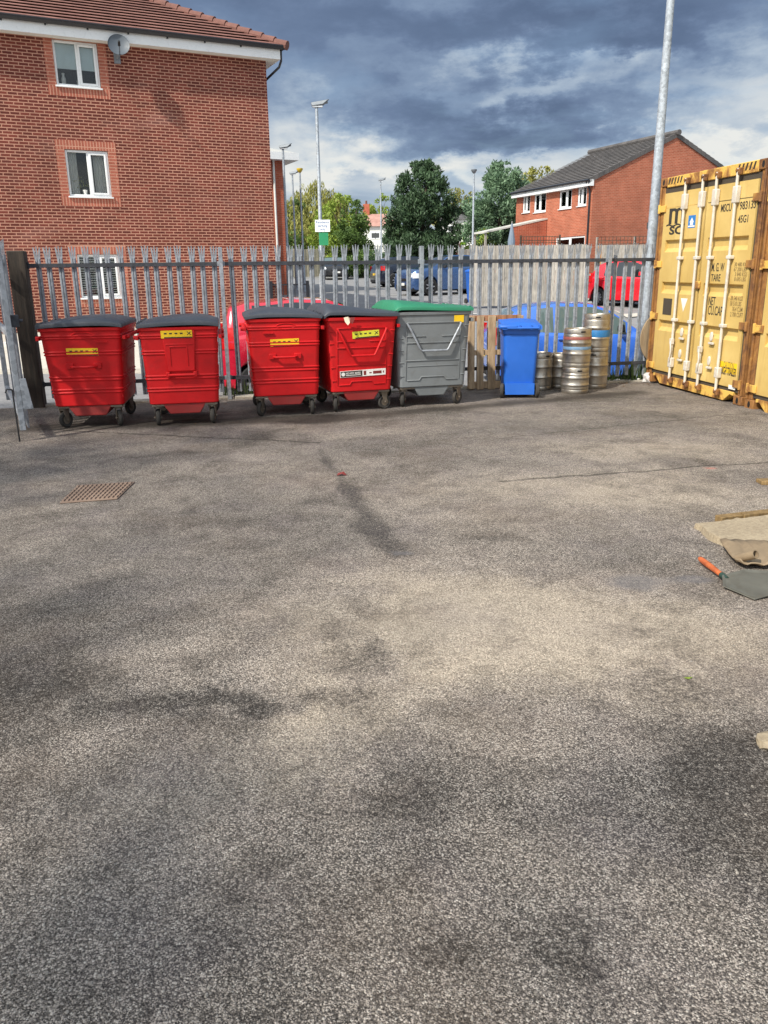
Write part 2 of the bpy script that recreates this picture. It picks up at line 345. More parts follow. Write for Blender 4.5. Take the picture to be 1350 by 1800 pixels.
M['concrete']=mat_patch('weathered_concrete',(120,114,104),(176,168,154),60)
M['slab']=mat_patch('pale_concrete_slab',(128,114,94),(170,155,130),70)
M['tar']=mat_patch('wet_tar_patch',(46,46,50),(74,72,74),60,.55)
M['patch']=mat_patch('smooth_grey_patch',(86,88,94),(116,116,120),120,.8)
M['earth']=mat_patch('dark_earth',(40,36,28),(78,68,52),30)
M['brick_dark']=mat_brick('dark_red_brick',(98,47,40),(128,64,53),(188,140,119),dirt=.25,light=.25)
M['brick_trim']=mat_brick('orange_trim_brick',(164,94,76),(178,104,86),(194,142,120),dirt=.1,bw=.32)
M['brick_soldier']=mat_brick('orange_soldier_brick',(162,92,74),(178,104,86),(200,148,126),dirt=.1,soldier=True,bw=.5,rh=.0766)
M['brick_orange']=mat_brick('orange_red_brick',(166,90,66),(188,108,82),(186,132,108),dirt=.12)
M['brick_side']=mat_brick('side_wing_brick',(170,84,60),(186,98,72),(180,120,98),dirt=.1)
M['galv']=mat_galv()
M['galv_light']=mat_galv('weathered_pale_steel',(168,176,184),.25,.5)
M['galv_shade']=mat_galv('shaded_rail_steel',(62,64,70),.2,.6)  # rail shade put into the colour: a darkened copy of the galvanised steel
M['keg']=mat_keg()
M['yellow']=mat_container()
M['rust']=mat_rusty('rust_over_yellow',.8,(178,134,66))
M['rust_deep']=mat_rusty('deep_rust',1.0,(122,80,50))
M['rust_light']=mat_rusty('yellow_with_rust',.1,(220,176,86))
M['gasket']=flat('door_gasket_rubber',(70,62,52),.8)
M['white_rod']=paint('chipped_white_paint',(208,200,186),.5,var=.08,dirt=.55,dirtc=(128,112,96),dscale=9)
M['black_text']=flat('black_stencil_paint',(52,48,42),.7)
M['faint_text']=flat('faded_stencil_paint',(126,104,64),.7)
M['white_text']=flat('white_sticker',(232,230,224),.5)
M['blue_sticker']=flat('blue_sticker',(40,120,190),.5)
M['red']=paint('red_bin_paint',(196,24,28),.5,var=.14,dirt=.5,dirtc=(112,34,32),bump=.08,scratch=.55,scratchc=(146,84,78),spec=.3,dscale=3.5)
M['red_dirty']=paint('dirty_red_paint',(150,44,42),.6,var=.15,dirt=.5,dirtc=(84,60,54))
M['bin_grey']=paint('grey_bin_paint',(120,124,126),.5,var=.1,dirt=.5,dirtc=(84,80,76),bump=.06,scratch=.5,scratchc=(160,160,160))
M['lid_black']=paint('black_lid_plastic',(58,62,70),.45,var=.1,dirt=.3,dirtc=(92,92,92))
M['lid_green']=paint('green_lid_plastic',(40,120,88),.45,var=.1,dirt=.25,dirtc=(60,110,90))
M['rubber']=paint('worn_rubber',(52,49,46),.85,var=.2,dirt=.5,dirtc=(96,88,78))
M['castor']=paint('castor_steel',(120,110,98),.5,.5,var=.2,dirt=.5,dirtc=(90,64,46))
M['sticker']=paint('yellow_sticker',(240,196,30),.5,var=.05,dirt=.2,dirtc=(180,140,60))
M['sticker_lime']=paint('lime_yellow_sticker',(218,216,60),.5,var=.05,dirt=.15,dirtc=(160,150,60))
M['blue_bin']=paint('blue_bin_plastic',(38,100,194),.42,var=.08,dirt=.3,dirtc=(40,80,140),dscale=3)
M['pallet']=mat_wood('pallet_wood',(150,122,92),(206,180,146))
M['pallet_dirty']=mat_wood('stained_pallet_wood',(132,88,62),(184,134,100))
M['post_wood']=mat_wood('dark_gatepost_timber',(46,40,34),(72,62,52))
M['fence_wood']=mat_wood('silvered_fence_boards',(138,132,124),(192,186,176))
M['fence_pale']=mat_wood('pale_fence_boards',(176,166,142),(214,204,180))
M['orange_wood']=mat_wood('fresh_orange_board',(190,128,72),(214,156,96))
M['upvc']=paint('white_upvc',(232,234,234),.3,var=.03,dirt=.08)
M['gutter']=flat('black_gutter_plastic',(38,40,46),.35)
M['glass']=mat_glass()
M['glass_pale']=mat_glass('pale_window_glass',(120,134,140))
M['car_glass']=mat_glass('tinted_car_glass',(26,32,34))
M['car_glass_pale']=mat_glass('pale_car_glass',(92,108,106),.04)
M['clear']=mat_clear()
M['curtain']=flat('pale_curtain',(210,208,204),.9)
M['blind']=flat('roller_blind',(214,226,228),.9)
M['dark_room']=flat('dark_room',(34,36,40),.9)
def mat_tile(name,a,b):
    t=NT(name); sp=t.node('ShaderNodeSeparateXYZ'); t.link(t.co(),sp.inputs[0])
    w=t.node('ShaderNodeTexWave'); w.inputs['Scale'].default_value=.52; w.bands_direction='X'; t.link(t.co(),w.inputs[0])
    col=t.ramp(t.noise(1.6,6,.65),[(.3,lin(a)),(.7,lin(b))]); col=t.mix(.55,col,t.ramp(t.noise(14,4,.6),[(.3,.7),(.7,1.15)]),'MULTIPLY')
    return t.set(Base_Color=col,Roughness=.85,Normal=t.bump(w.outputs['Fac'],.3,.02))
M['tile_brown']=mat_tile('brown_roof_tile',(112,74,66),(148,104,92))
M['tile_ridge']=mat_tile('terracotta_ridge_tile',(100,68,60),(128,88,78))
M['tile_grey']=mat_tile('grey_roof_tile',(72,70,70),(104,100,98))
M['tile_pink']=mat_tile('faded_red_roof_tile',(160,116,104),(192,150,136))
M['roof_pale']=flat('pale_metal_roof',(196,194,186),.6)
M['render']=flat('white_render',(222,222,216),.85)
def carpaint(name,c,metal=.25): return paint(name,c,.22,metal,var=.03,dirt=.05,coat=1.0)
M['car_red']=carpaint('cherry_red_car_paint',(196,26,54),.1)
M['car_red2']=carpaint('bright_red_car_paint',(214,24,40),.05)
M['car_blue']=carpaint('bright_blue_car_paint',(58,112,214),.05)
M['car_steel']=carpaint('slate_blue_car_paint',(62,92,138),.4)
M['car_black']=carpaint('black_car_paint',(18,20,26),.2)
M['car_darkblue']=carpaint('dark_navy_car_paint',(22,30,48),.2)
M['tyre']=flat('tyre_rubber',(32,32,33),.85)
M['alloy']=flat('silver_wheel',(186,188,192),.35,.7)
M['black_trim']=flat('black_trim',(24,24,26),.6)
M['lamp_red']=flat('red_tail_lamp',(190,24,26),.15)
M['lamp_clear']=flat('clear_head_lamp',(214,220,226),.1)
M['plate_w']=flat('white_number_plate',(232,232,226),.4)
M['plate_y']=flat('yellow_number_plate',(230,190,40),.4)
M['road_white']=flat('white_road_paint',(214,214,208),.8)
M['lamp_head']=flat('grey_lamp_head',(120,126,132),.4,.3)
M['lamp_yellow']=flat('yellow_lamp_head',(214,184,60),.5)
M['sign_white']=flat('white_sign_plate',(234,238,240),.5)
M['sign_blue']=flat('blue_sign_text',(60,90,140),.5)
M['sign_green']=flat('green_sign_plate',(30,130,86),.5)
M['dish']=paint('grey_dish_paint',(84,92,100),.5,var=.05,dirt=.1)
M['iron']=paint('rusty_cast_iron',(124,104,90),.85,.0,var=.2,dirt=.4,dirtc=(140,126,112),bump=.2)
M['handle_wood']=mat_wood('orange_varnished_handle',(170,76,38),(200,112,60),3)
M['spade']=paint('muddy_spade_steel',(112,110,100),.55,.5,var=.2,dirt=.6,dirtc=(88,80,66),dscale=9)
M['spade_green']=paint('green_spade_socket',(44,66,58),.5,.2,var=.15,dirt=.4)
M['sheet']=paint('bent_muddy_sheet',(136,118,94),.8,.0,var=.3,dirt=.7,dirtc=(92,76,60),dscale=7,bump=.3)
M['plywood']=mat_wood('weathered_round_board',(150,128,100),(190,168,136))
M['stone']=mat_patch('pale_rubble_stone',(170,164,160),(226,222,218),40)
M['batten']=mat_wood('tan_batten_wood',(116,92,56),(156,128,84))
M['litter_red']=flat('dull_red_scrap',(120,44,40),.8)
M['paper']=flat('crumpled_paper',(226,206,180),.8)
M['bark']=mat_wood('tree_bark',(64,52,42),(98,84,70))
M['leaf_dark']=mat_leaf('dark_evergreen_leaf',(44,62,42),(88,114,80),.15)
M['leaf_olive']=mat_leaf('olive_yellow_leaf',(112,116,54),(178,174,98))
M['leaf_lime']=mat_leaf('lime_green_leaf',(104,128,46),(164,182,80))
M['leaf_mid']=mat_leaf('mid_green_leaf',(58,82,40),(112,138,72))
M['leaf_blue']=mat_leaf('grey_green_leaf',(78,104,80),(138,166,130))
M['leaf_bright']=mat_leaf('bright_conifer_leaf',(96,140,30),(150,190,50))
M['leaf_purple']=mat_leaf('purple_leaf',(70,24,28),(120,50,50))
M['grass']=mat_leaf('grass_blade',(44,62,28),(104,122,56))
# ---------------------------------------------------------------- render look, sky, sun
SC.view_settings.view_transform='Standard'; SC.view_settings.look='None'; SC.view_settings.exposure=.35; SC.view_settings.gamma=1
SUN_EL=R(44); SUNV=Vector((-.68,-.73,0)).normalized()*math.cos(SUN_EL)+Vector((0,0,math.sin(SUN_EL)))
sl=bpy.data.lights.new('sun','SUN'); sl.energy=4.2; sl.angle=R(2.2); sl.color=(1,.94,.84)
so=bpy.data.objects.new('sun',sl); COL.objects.link(so); so.rotation_euler=SUNV.to_track_quat('Z','Y').to_euler()
w=bpy.data.worlds.new('World'); SC.world=w; w.use_nodes=True
class WT(NT):
    def __init__(s): s.t=w.node_tree; s.n=s.t.nodes; s.l=s.t.links; s.tc=None
t=WT(); bg=t.n['Background']; bg.inputs[1].default_value=.1
sky=t.node('ShaderNodeTexSky'); sky.sky_type='NISHITA'; sky.sun_disc=False; sky.sun_elevation=SUN_EL; sky.sun_rotation=math.atan2(SUNV.x,SUNV.y)
dirv=t.co('Generated'); sp=t.node('ShaderNodeSeparateXYZ'); t.link(dirv,sp.inputs[0])
den=t.math('ADD',t.math('MAXIMUM',sp.outputs[2],0.0),.10)
cb=t.node('ShaderNodeCombineXYZ'); t.link(t.math('DIVIDE',sp.outputs[0],den),cb.inputs[0]); t.link(t.math('DIVIDE',sp.outputs[1],den),cb.inputs[1])
cp=cb.outputs[0]
n1=t.noise(.95,7,.5,vec=cp,dist=.2); n2=t.noise(2.6,6,.52,vec=cp,dist=.3)
wob=t.node('ShaderNodeTexNoise'); wob.inputs['Scale'].default_value=7; wob.inputs['Detail'].default_value=7; wob.inputs['Roughness'].default_value=.62
mpw=t.node('ShaderNodeMapping'); mpw.inputs['Scale'].default_value=(1,1,2.2); t.link(dirv,mpw.inputs[0]); t.link(mpw.outputs[0],wob.inputs['Vector'])
vm=t.node('ShaderNodeVectorMath'); vm.operation='MULTIPLY_ADD'; t.link(wob.outputs['Color'],vm.inputs[0]); vm.inputs[1].default_value=(.34,.34,.22); vm.inputs[2].default_value=(-.17,-.17,-.11)
va=t.node('ShaderNodeVectorMath'); va.operation='ADD'; t.link(dirv,va.inputs[0]); t.link(vm.outputs[0],va.inputs[1])
def blob(px,py,rx,ry,amp):                # a bank of cloud in one direction of the sky, soft-edged and ragged
    c=sight(px,py).normalized()
    s_=t.node('ShaderNodeVectorMath'); s_.operation='SUBTRACT'; t.link(va.outputs[0],s_.inputs[0]); s_.inputs[1].default_value=c
    m_=t.node('ShaderNodeVectorMath'); m_.operation='MULTIPLY'; t.link(s_.outputs[0],m_.inputs[0]); m_.inputs[1].default_value=(1/rx,1/rx,1/ry)
    l_=t.node('ShaderNodeVectorMath'); l_.operation='LENGTH'; t.link(m_.outputs[0],l_.inputs[0])
    e=t.math('POWER',2.718,t.math('MULTIPLY',t.math('POWER',l_.outputs['Value'],2.0),-1.0))
    return t.math('MULTIPLY',e,amp)
v=t.math('ADD',t.math('MULTIPLY',n1,.52),t.math('MULTIPLY',n2,.22))
v=t.math('ADD',v,.015)
for b in ((980,115,.12,.025,.16),(1085,85,.06,.014,.14),(850,140,.06,.03,.07),(1290,170,.07,.03,.09),(560,235,.06,.025,.08),(490,195,.04,.03,.10),(620,300,.16,.022,.2),(760,320,.2,.012,.15),(1300,262,.1,.018,.2),(1080,270,.2,.012,.08),
          (760,30,.25,.035,-.17),(1150,40,.2,.035,-.15),(800,205,.13,.03,-.18),(960,215,.14,.026,-.17),(560,60,.09,.05,-.02),(720,135,.06,.012,-.09),(760,95,.1,.02,-.06)):
    v=t.math('ADD',v,blob(*b))
hz=t.ramp(sp.outputs[2],[(0.0,.2),(.10,.13),(.22,.04),(.36,0.)]); v=t.math('ADD',v,hz)
sd_=t.node('ShaderNodeVectorMath'); sd_.operation='DOT_PRODUCT'; t.link(dirv,sd_.inputs[0]); sd_.inputs[1].default_value=SUNV
sky_fill=t.ramp(sd_.outputs['Value'],[(.05,0.),(.75,1.)]); v=t.math('ADD',v,t.math('MULTIPLY_ADD',sky_fill,.22,.055))  # sunward sky out of view, brightened to add fill light
KS=7.4
def kc(c): l=lin(c); return tuple(x*KS for x in l[:3])+(1,)
cloud=t.ramp(v,[(.24,kc((94,112,142))),(.36,kc((112,131,162))),(.46,kc((136,156,184))),(.56,kc((176,192,210))),(.66,kc((214,221,226))),(.80,kc((243,243,238)))])
cov=t.ramp(n2,[(.30,.72),(.5,.95)])
mx=t.mix(cov,sky.outputs[0],cloud); gain=t.math('MULTIPLY_ADD',sky_fill,.9,1.0); gc=t.node('ShaderNodeCombineColor'); [t.link(gain,gc.inputs[i]) for i in range(3)]; mx=t.mix(1.0,mx,gc.outputs[0],'MULTIPLY')
t.link(mx,bg.inputs[0])

# ---------------------------------------------------------------- ground
F0=Vector((-4.59,10.73,0)); FA=11.4; FM=tr(*F0)@rz(FA)
def fence_y(x): return F0.y+(x-F0.x)*math.tan(R(FA))
def interp(x, pts):
    if x<=pts[0][0]: return pts[0][1]
    for (a,b),(c,d) in zip(pts,pts[1:]):
        if x<=c: return b+(d-b)*(x-a)/(c-a)
    return pts[-1][1]
def sstep(a,b,x):
    u=min(1,max(0,(x-a)/(b-a))); return u*u*(3-2*u)
HR=[(11,-.36),(14,-.33),(18,-.08),(20,.04),(24,.3),(28,.54),(36,.76),(46,1.05),(58,1.38),(72,1.68),(95,1.85),(150,1.7),(300,1.2),(5000,1.0)]
HL=[(11,0),(15.2,-.09),(19,.06),(24,.2),(28,.5),(36,.76),(46,1.05),(58,1.38),(72,1.68),(95,1.85),(150,1.7),(300,1.2),(5000,1.0)]
def ground(x,y):
    k=sstep(-5.3,-2.6,x); return interp(y,HL)*(1-k)+interp(y,HR)*k
yard=MB(); xs=[-60,-20,-8,-5.1,-4.6]+[-4.6+.5*i for i in range(1,18)]+[4.6,8,20,60]
xs=sorted(set(xs))
vs=[(x,-40,0) for x in xs]+[(x,fence_y(x),0) for x in xs]; n=len(xs)
yard.add(vs,[(i,i+1,n+i+1,n+i) for i in range(n-1)])
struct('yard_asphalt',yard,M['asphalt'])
park=MB(); gx=[-2500,-800,-300,-120,-60,-30]+[-20+i for i in range(0,41)]+[30,60,120,300,800,2500]; gs=[0,.3,.8,1.5]+[2.5+1.2*i for i in range(30)]+[42,50,60,75,95,140,300,900,4000]
vs=[]
for s in gs:
    for x in gx:
        y=fence_y(max(-60,min(60,x)))+s; vs.append((x,y,ground(x,y) if s>0 else (0 if x<-4.6 else ground(x,y))))
n=len(gx); park.add(vs,[(j*n+i,j*n+i+1,(j+1)*n+i+1,(j+1)*n+i) for j in range(len(gs)-1) for i in range(n-1)])
struct('car_park_ground',park,M['tarmac'],ang=80)
# concrete edging along the fence foot, holding the yard above the car park
kb=MB()
for i in range(11):
    x0=-.02+i*.86; x1=x0+.85; j=random.uniform(-.012,.012)
    kb.box(x0,x1,-.02+j,.19+j,-.6,.035+random.uniform(-.012,.012),FM)
struct('kerb_edging',kb,M['concrete'],bevel=.012)
# pale pavement in front of the flats, a step above the tarmac
BP=Vector((-6.728,23.6,0)); BA=26.126; BM=tr(*BP)@rz(BA)
pv=MB(); 
def pvpt(s,y): q=BM@Vector((s,y,0)); return q
front=[]; 
for i in range(25):
    x=-22+i*.9; front.append((x,15.35+.012*(x+7)))
ring_a=[];ring_b=[]
for x,y in front:
    s=(x-BP.x)/math.cos(R(BA)); yb=BP.y+(x-BP.x)*math.tan(R(BA))+.1
    ring_a.append((x,y)); ring_b.append((x,max(y+.5,yb)))
rows=[]
for x,y in ring_a: rows.append([(x,y,ground(x,y)-.3),(x,y,ground(x,y)+.1)])
vs=[];fs=[]
K=6
for (x,y),(x2,y2) in zip(ring_a,ring_b):
    vs.append((x,y,ground(x,y)-.3))
    for k in range(K+1):
        yy=y+(y2-y)*k/K; vs.append((x,yy,max(ground(x,yy),ground(x,y))+.10))
m=K+2
fs=[(i*m+j,(i+1)*m+j,(i+1)*m+j+1,i*m+j+1) for i in range(len(ring_a)-1) for j in range(m-1)]
pv.add(vs,fs); struct('pavement',pv,M['paving'],ang=30)
kk=MB()
for i in range(22):
    x=-22+i*.92; y=19.0+.2*(x+8.7)*.5; z=max(ground(x,y),0)+.10
    kk.box(x,x+.9,y,y+.14,z-.2,z+.10)
struct('pavement_kerb',kk,M['stone'],bevel=.015)
# painted bay lines
ln=MB()
def bay(p,q,wd=.1):
    p=Vector((*p,0));q=Vector((*q,0)); d=(q-p).normalized(); nrm=Vector((-d.y,d.x,0))*wd/2; k=14
    for i in range(k):
        a=p+(q-p)*i/k; b=p+(q-p)*(i+1)/k
        ln.add([Vector((c.x,c.y,ground(c.x,c.y)+.03)) for c in (a-nrm,b-nrm,b+nrm,a+nrm)],[(0,1,2,3)])
for a,b in ((( -4.0,47),(-5.2,52)),((-1.5,31),(3.2,29.6)),((1.0,36.2),(6.3,36.0)),((.2,42),(4.5,41)),((7.2,29.5),(10.5,25.0)),((8.3,31),(12.5,27.6)),((.6,27.5),(3.0,25.8)),((-2.0,38),(2.5,35.5))): bay(a,b)
struct('road_markings',ln,M['road_white'])

# ---------------------------------------------------------------- buildings
def wall_panel(mb,x0,x1,z0,z1,holes,depth=.12,M=None,mi=0,flip=False):
    xs=sorted({x0,x1}|{h[0] for h in holes}|{h[1] for h in holes}); zs=sorted({z0,z1}|{h[2] for h in holes}|{h[3] for h in holes})
    for a,b in zip(xs,xs[1:]):
        for c,d in zip(zs,zs[1:]):
            if any(h[0]<=a and b<=h[1] and h[2]<=c and d<=h[3] for h in holes): continue
            mb.add([(a,0,c),(b,0,c),(b,0,d),(a,0,d)],[(0,1,2,3)],M,mi)
    for a,b,c,d in holes:
        mb.add([(a,0,c),(b,0,c),(b,0,d),(a,0,d),(a,depth,c),(b,depth,c),(b,depth,d),(a,depth,d)],[(0,4,5,1),(1,5,6,2),(2,6,7,3),(3,7,4,0)],M,mi)
def window(parent,x0,x1,z0,z1,y,split=.5,M_=I4,glass='clear',fw=.06,sash='right',name='window',sill=True,inside=None):
    m=MB(); yo=y-.0; d=.07
    m.box(x0+.004,x0+fw,yo,yo+d,z0+.004,z1-.004,M_); m.box(x1-fw,x1-.004,yo,yo+d,z0+.004,z1-.004,M_); m.box(x0+fw,x1-fw,yo+.001,yo+d,z1-fw,z1-.004,M_); m.box(x0+fw,x1-fw,yo+.001,yo+d,z0+.004,z0+fw,M_)
    xm=x0+(x1-x0)*split
    m.box(xm-fw*.5,xm+fw*.5,yo+.002,yo+d,z0+fw,z1-fw,M_)
    if sash:
        a,b=(xm+fw*.5,x1-fw) if sash=='right' else (x0+fw,xm-fw*.5); s=.05
        for q in ((a,a+s,z0+fw,z1-fw),(b-s,b,z0+fw,z1-fw),(a+s,b-s,z1-fw-s,z1-fw),(a+s,b-s,z0+fw,z0+fw+s)): m.box(q[0],q[1],yo-.02,yo+.03,q[2],q[3],M_)
    if sill: m.box(x0-.03,x1+.03,yo-.10,yo+.02,z0-.035,z0+.003,M_)
    f=m.build(name,M['upvc'],parent,bevel=.006,seg=1)
    g=MB(); g.box(x0+fw,x1-fw,yo+.035,yo+.041,z0+fw,z1-fw,M_); g.build('pane',M[glass],f)
    return f
def roof_courses(mb,limit,y0,z0,pitch,run,gauge=.30,th=.03,M_=I4,step=1.0):
    # limit(t) -> (xmin, xmax) at plan distance t from the eaves
    cp,sp_=math.cos(R(pitch)),math.sin(R(pitch)); k=0; t=0
    while t<run-1e-6:
        t1=min(run,t+gauge*cp); (a0,b0),(a1,b1)=limit(t),limit(t1); zt=z0+t*sp_/cp; zt1=z0+t1*sp_/cp
        g0=th*.80; back=.08
        vs=[(a0,y0+t,zt+g0),(b0,y0+t,zt+g0),(b0,y0+t,zt+th),(a0,y0+t,zt+th),(a1,y0+t1+back,zt1+back*sp_/cp),(b1,y0+t1+back,zt1+back*sp_/cp),(a0,y0+t+.12,zt+g0+.12*sp_/cp),(b0,y0+t+.12,zt+g0+.12*sp_/cp)]
        mb.add(vs,[(0,1,2,3),(3,2,5,4),(6,7,1,0)],M_)
        t=t1
apt=thing('apartment_building','three storey dark red brick flats with tiled hip roof and white window frames','building',BP,BA)
wm=MB(); WX=(-1.735,-.637)
holes=[(*WX,6.435,7.50),(*WX,3.765,4.925),(*WX,1.13,2.29),(-6.6,-5.4,6.435,7.50),(-6.6,-5.4,3.765,4.925),(-6.6,-5.4,1.13,2.29)]
wall_panel(wm,-14,3.94,.0,7.52,holes); S=rz(90); 
wm.add([(3.94,0,0),(3.94,9,0),(3.94,9,7.52),(3.94,0,7.52),(-14,0,0),(-14,9,0),(-14,9,7.52),(-14,0,7.52)],[(0,1,2,3),(4,7,6,5),(1,5,6,2)])
wm.build('wall',M['brick_dark'],apt,smooth=False)
pl=MB(); pl.box(-14,3.97,-.03,0,.0,.27); pl.build('plinth',M['concrete'],apt)
for (a,b,c,d) in holes[:6]:
    for xa_,xb_ in ((a-.215,a),(b,b+.215)):
        s=MB(); s.box(xa_,xb_,-.006,.02,c-.001,min(d,7.5)); s.build('window_surround',M['brick_trim'],apt,smooth=False)
    s=MB(); s.box(a-.215,b+.215,-.005,.02,c-.24,c-.002)
    s.build('soldier_course',M['brick_soldier'],apt,smooth=False)
    if d<7: s=MB(); s.box(a-.215,b+.215,-.005,.02,d+.001,d+.225); s.build('soldier_course',M['brick_soldier'],apt,smooth=False)
# rooms behind the windows, blinds and curtains
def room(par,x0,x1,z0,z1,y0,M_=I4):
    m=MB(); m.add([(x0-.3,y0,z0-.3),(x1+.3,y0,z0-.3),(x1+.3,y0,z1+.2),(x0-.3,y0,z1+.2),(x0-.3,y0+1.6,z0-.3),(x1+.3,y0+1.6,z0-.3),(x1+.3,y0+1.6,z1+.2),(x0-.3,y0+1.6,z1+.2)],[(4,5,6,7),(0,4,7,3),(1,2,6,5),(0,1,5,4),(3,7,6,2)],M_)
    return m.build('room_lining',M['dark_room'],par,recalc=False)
def drape(par,x0,x1,z0,z1,y,mat='curtain',name='curtain',waves=5,M_=I4):
    m=MB(); k=waves*6; a=[]; b=[]
    for i in range(k+1):
        x=x0+(x1-x0)*i/k; yy=y+.03*math.sin(i*2*math.pi/6); a.append((x,yy,z0)); b.append((x,yy,z1))
    m.add(a+b,[(i,i+1,k+2+i,k+1+i) for i in range(k)],M_); return m.build(name,M[mat],par,ang=80)
for i,(a,b,c,d) in enumerate(holes):
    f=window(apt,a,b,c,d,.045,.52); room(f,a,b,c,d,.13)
    if i==0:
        bl=MB(); bl.box(a+.06,b-.06,.11,.115,c+.42,d); bl.build('roller_blind',M['blind'],f)
        q=MB(); q.lathe([(0,0),(.05,.01),(.06,.12),(.03,.2),(.04,.26),(0,.27)],10,tr(a+.2,.14,c+.06)); q.build('sill_ornament',M['curtain'],f); q=MB(); q.lathe([(0,0),(.03,.01),(.035,.1),(0,.2)],8,tr(a+.55,.14,c+.06)); q.build('sill_ornament',M['curtain'],f)
    elif i==2:
        bl=MB(); k=0; z=c+.08
        while z<d-.07: bl.box(a+.07,b-.07,.10,.14,z,z+.03,None); z+=.062
        bl.box(a+.5,a+.64,.095,.1,c,d); bl.build('slatted_blind',M['curtain'],f)
    elif i==1:
        drape(f,a+.02,a+.3,c,d,.2); drape(f,b-.38,b-.02,c,d,.24)
        q=MB(); q.lathe([(0,0),(.055,.0),(.075,.12),(0,.12)],12,tr(a+.42,.13,c+.06)); q.build('flower_pot',M['render'],f)
        lf=MB(); rg=random.Random(3)
        for _ in range(60):
            p=Vector((a+.42+rg.gauss(0,.13),.16+rg.gauss(0,.03),c+.32+rg.gauss(0,.09))); e=Euler((rg.uniform(0,6),rg.uniform(0,6),0)).to_matrix().to_4x4()
            lf.add([(-.03,0,0),(.0,-.015,0),(.03,0,0),(0,.015,0)],[(0,1,2,3)],Matrix.Translation(p)@e)
        lf.build('pot_plant',M['leaf_olive'],f)
    else: drape(f,a+.02,b-.02,c,d,.2)
fb=MB(); fb.box(-14.3,4.26,-.34,-.31,7.50,7.76); fb.box(4.235,4.262,-.31,9.3,7.50,7.76); fb.build('fascia',M['upvc'],apt,bevel=.004,seg=1)
sf=MB(); sf.box(-14.3,4.235,-.31,0.0,7.515,7.53); sf.box(3.945,4.235,0,9.3,7.515,7.53); sf.build('soffit',M['render'],apt)
gt=MB()
gp=[(-.005,.0),(-.01,.08),(-.14,.08),(-.145,.06),(-.12,.0),(-.07,-.035),(-.03,-.025)]
gt.loft([[(-14.3,-.345+y,7.76+z) for y,z in gp],[(4.36,-.345+y,7.76+z) for y,z in gp]]); 
gt.loft([[(4.265-y,-.45,7.76+z) for y,z in gp],[(4.265-y,9.3,7.76+z) for y,z in gp]])
for i in range(18): gt.box(-13.9+i,-13.86+i,-.38,-.335,7.70,7.77)
gt.build('gutter',M['gutter'],apt)
dp=MB(); dp.path([(4.30,-.30,7.74),(4.30,-.28,7.48),(4.27,-.18,7.34),(4.05,.45,7.10),(3.99,.85,6.9),(3.99,1.2,6.6),(3.99,1.25,.3)],.034,8); dp.build('downpipe',M['gutter'],apt)
PIT=27.5; RUN=5.0
rf=MB(); roof_courses(rf,lambda t_:(-14.6,4.42-t_),-.44,7.80,PIT,RUN,.30,.062)
zr=7.80+RUN*math.tan(R(PIT)); rf.add([(4.42,-.44,7.8),(4.42,9.5,7.8),(-.58,4.56,zr),(-14.6,-.44,7.8),(-14.6,9.5,7.8),(-14.6,4.56,zr)],[(0,1,2),(1,4,5,2)])
roof=rf.build('roof',M['tile_brown'],apt,ang=20,recalc=False)
hp=MB(); k=0; L=RUN*math.sqrt(2+math.tan(R(PIT))**2); a0=Vector((4.44,-.46,7.81)); a1=Vector((4.42-RUN,-.44+RUN,zr)); dv=(a1-a0).normalized()
nseg=int(L/.40)
for i in range(nseg):
    p=a0+dv*(i*.40); q=a0+dv*(i*.40+.44); hp.tube(p+Vector((0,0,.03)),q+Vector((0,0,.005)),.125,.105,10)
hp.tube(a1,a1+Vector((-14,0,0)),.12,.12,10)
hp.build('hip_tile',M['tile_ridge'],roof)
# satellite dish
dc=BM@Vector((-.16,-.42,7.39)); ds=thing('satellite_dish','grey round satellite dish bolted to the brick wall beside the top window','satellite dish',dc,BA)
m=MB(); prof=[(.0,0)]+[(.265*i/8,.066*(i/8)**2) for i in range(1,9)]
Mx=rz(-8)@rot('X',72)
m.lathe(prof+[(.27,.076),(.265,.054)]+[(.265*i/8,.066*(i/8)**2-.012) for i in range(7,0,-1)]+[(0,-.012)],32,Mx); m.build('reflector',M['dish'],ds)
m=MB(); m.path([Mx@Vector((0,-.24,.05)),Mx@Vector((0,-.27,.2)),Mx@Vector((0,-.16,.36))],.014,6); m.build('feed_arm',M['dish'],ds)
m=MB(); m.tube(Mx@Vector((0,-.17,.30)),Mx@Vector((0,-.13,.43)),.035,.03,10); m.build('receiver',M['black_trim'],ds,bevel=.005)
m=MB(); m.path([(0,.05,-.02),(0,.2,-.12),(0,.38,-.2)],.025,8); m.box(-.08,.08,.385,.42,-.32,-.08); m.build('wall_bracket',M['galv'],ds)
# the wing of flats farther back
wg=thing('brick_building','lower orange brick block with pale roof edge behind the corner of the flats','building',D(507,470,38),26)
W2=wg.location; z0=ground(W2.x,W2.y)
wg.location=(W2.x,W2.y,0)
m=MB(); m.box(-9,0,0,8,z0-.3,6.5); m.build('wall',M['brick_side'],wg,smooth=False)
m=MB(); m.hexa([(-9,-.45,6.5),(.55,-.45,6.5),(.55,8.4,6.5),(-9,8.4,6.5)],[(-9,-.45,6.8),(.55,-.45,6.8),(.55,8.4,6.8),(-9,8.4,6.8)]); m.build('fascia',M['upvc'],wg)
m=MB(); m.hexa([(-9,-.4,6.8),(.5,-.4,6.8),(.5,8.4,6.8),(-9,8.4,6.8)],[(-9,3.8,8.0),(-3.5,3.8,8.0),(-3.5,4.1,8.0),(-9,4.1,8.0)]); m.build('roof',M['roof_pale'],wg)
m=MB(); m.tube((-.5,-.06,z0),(-.5,-.06,6.5),.05); m.tube((-.9,-.05,z0),(-.9,-.05,2.9),.03); m.build('downpipe',M['render'],wg)

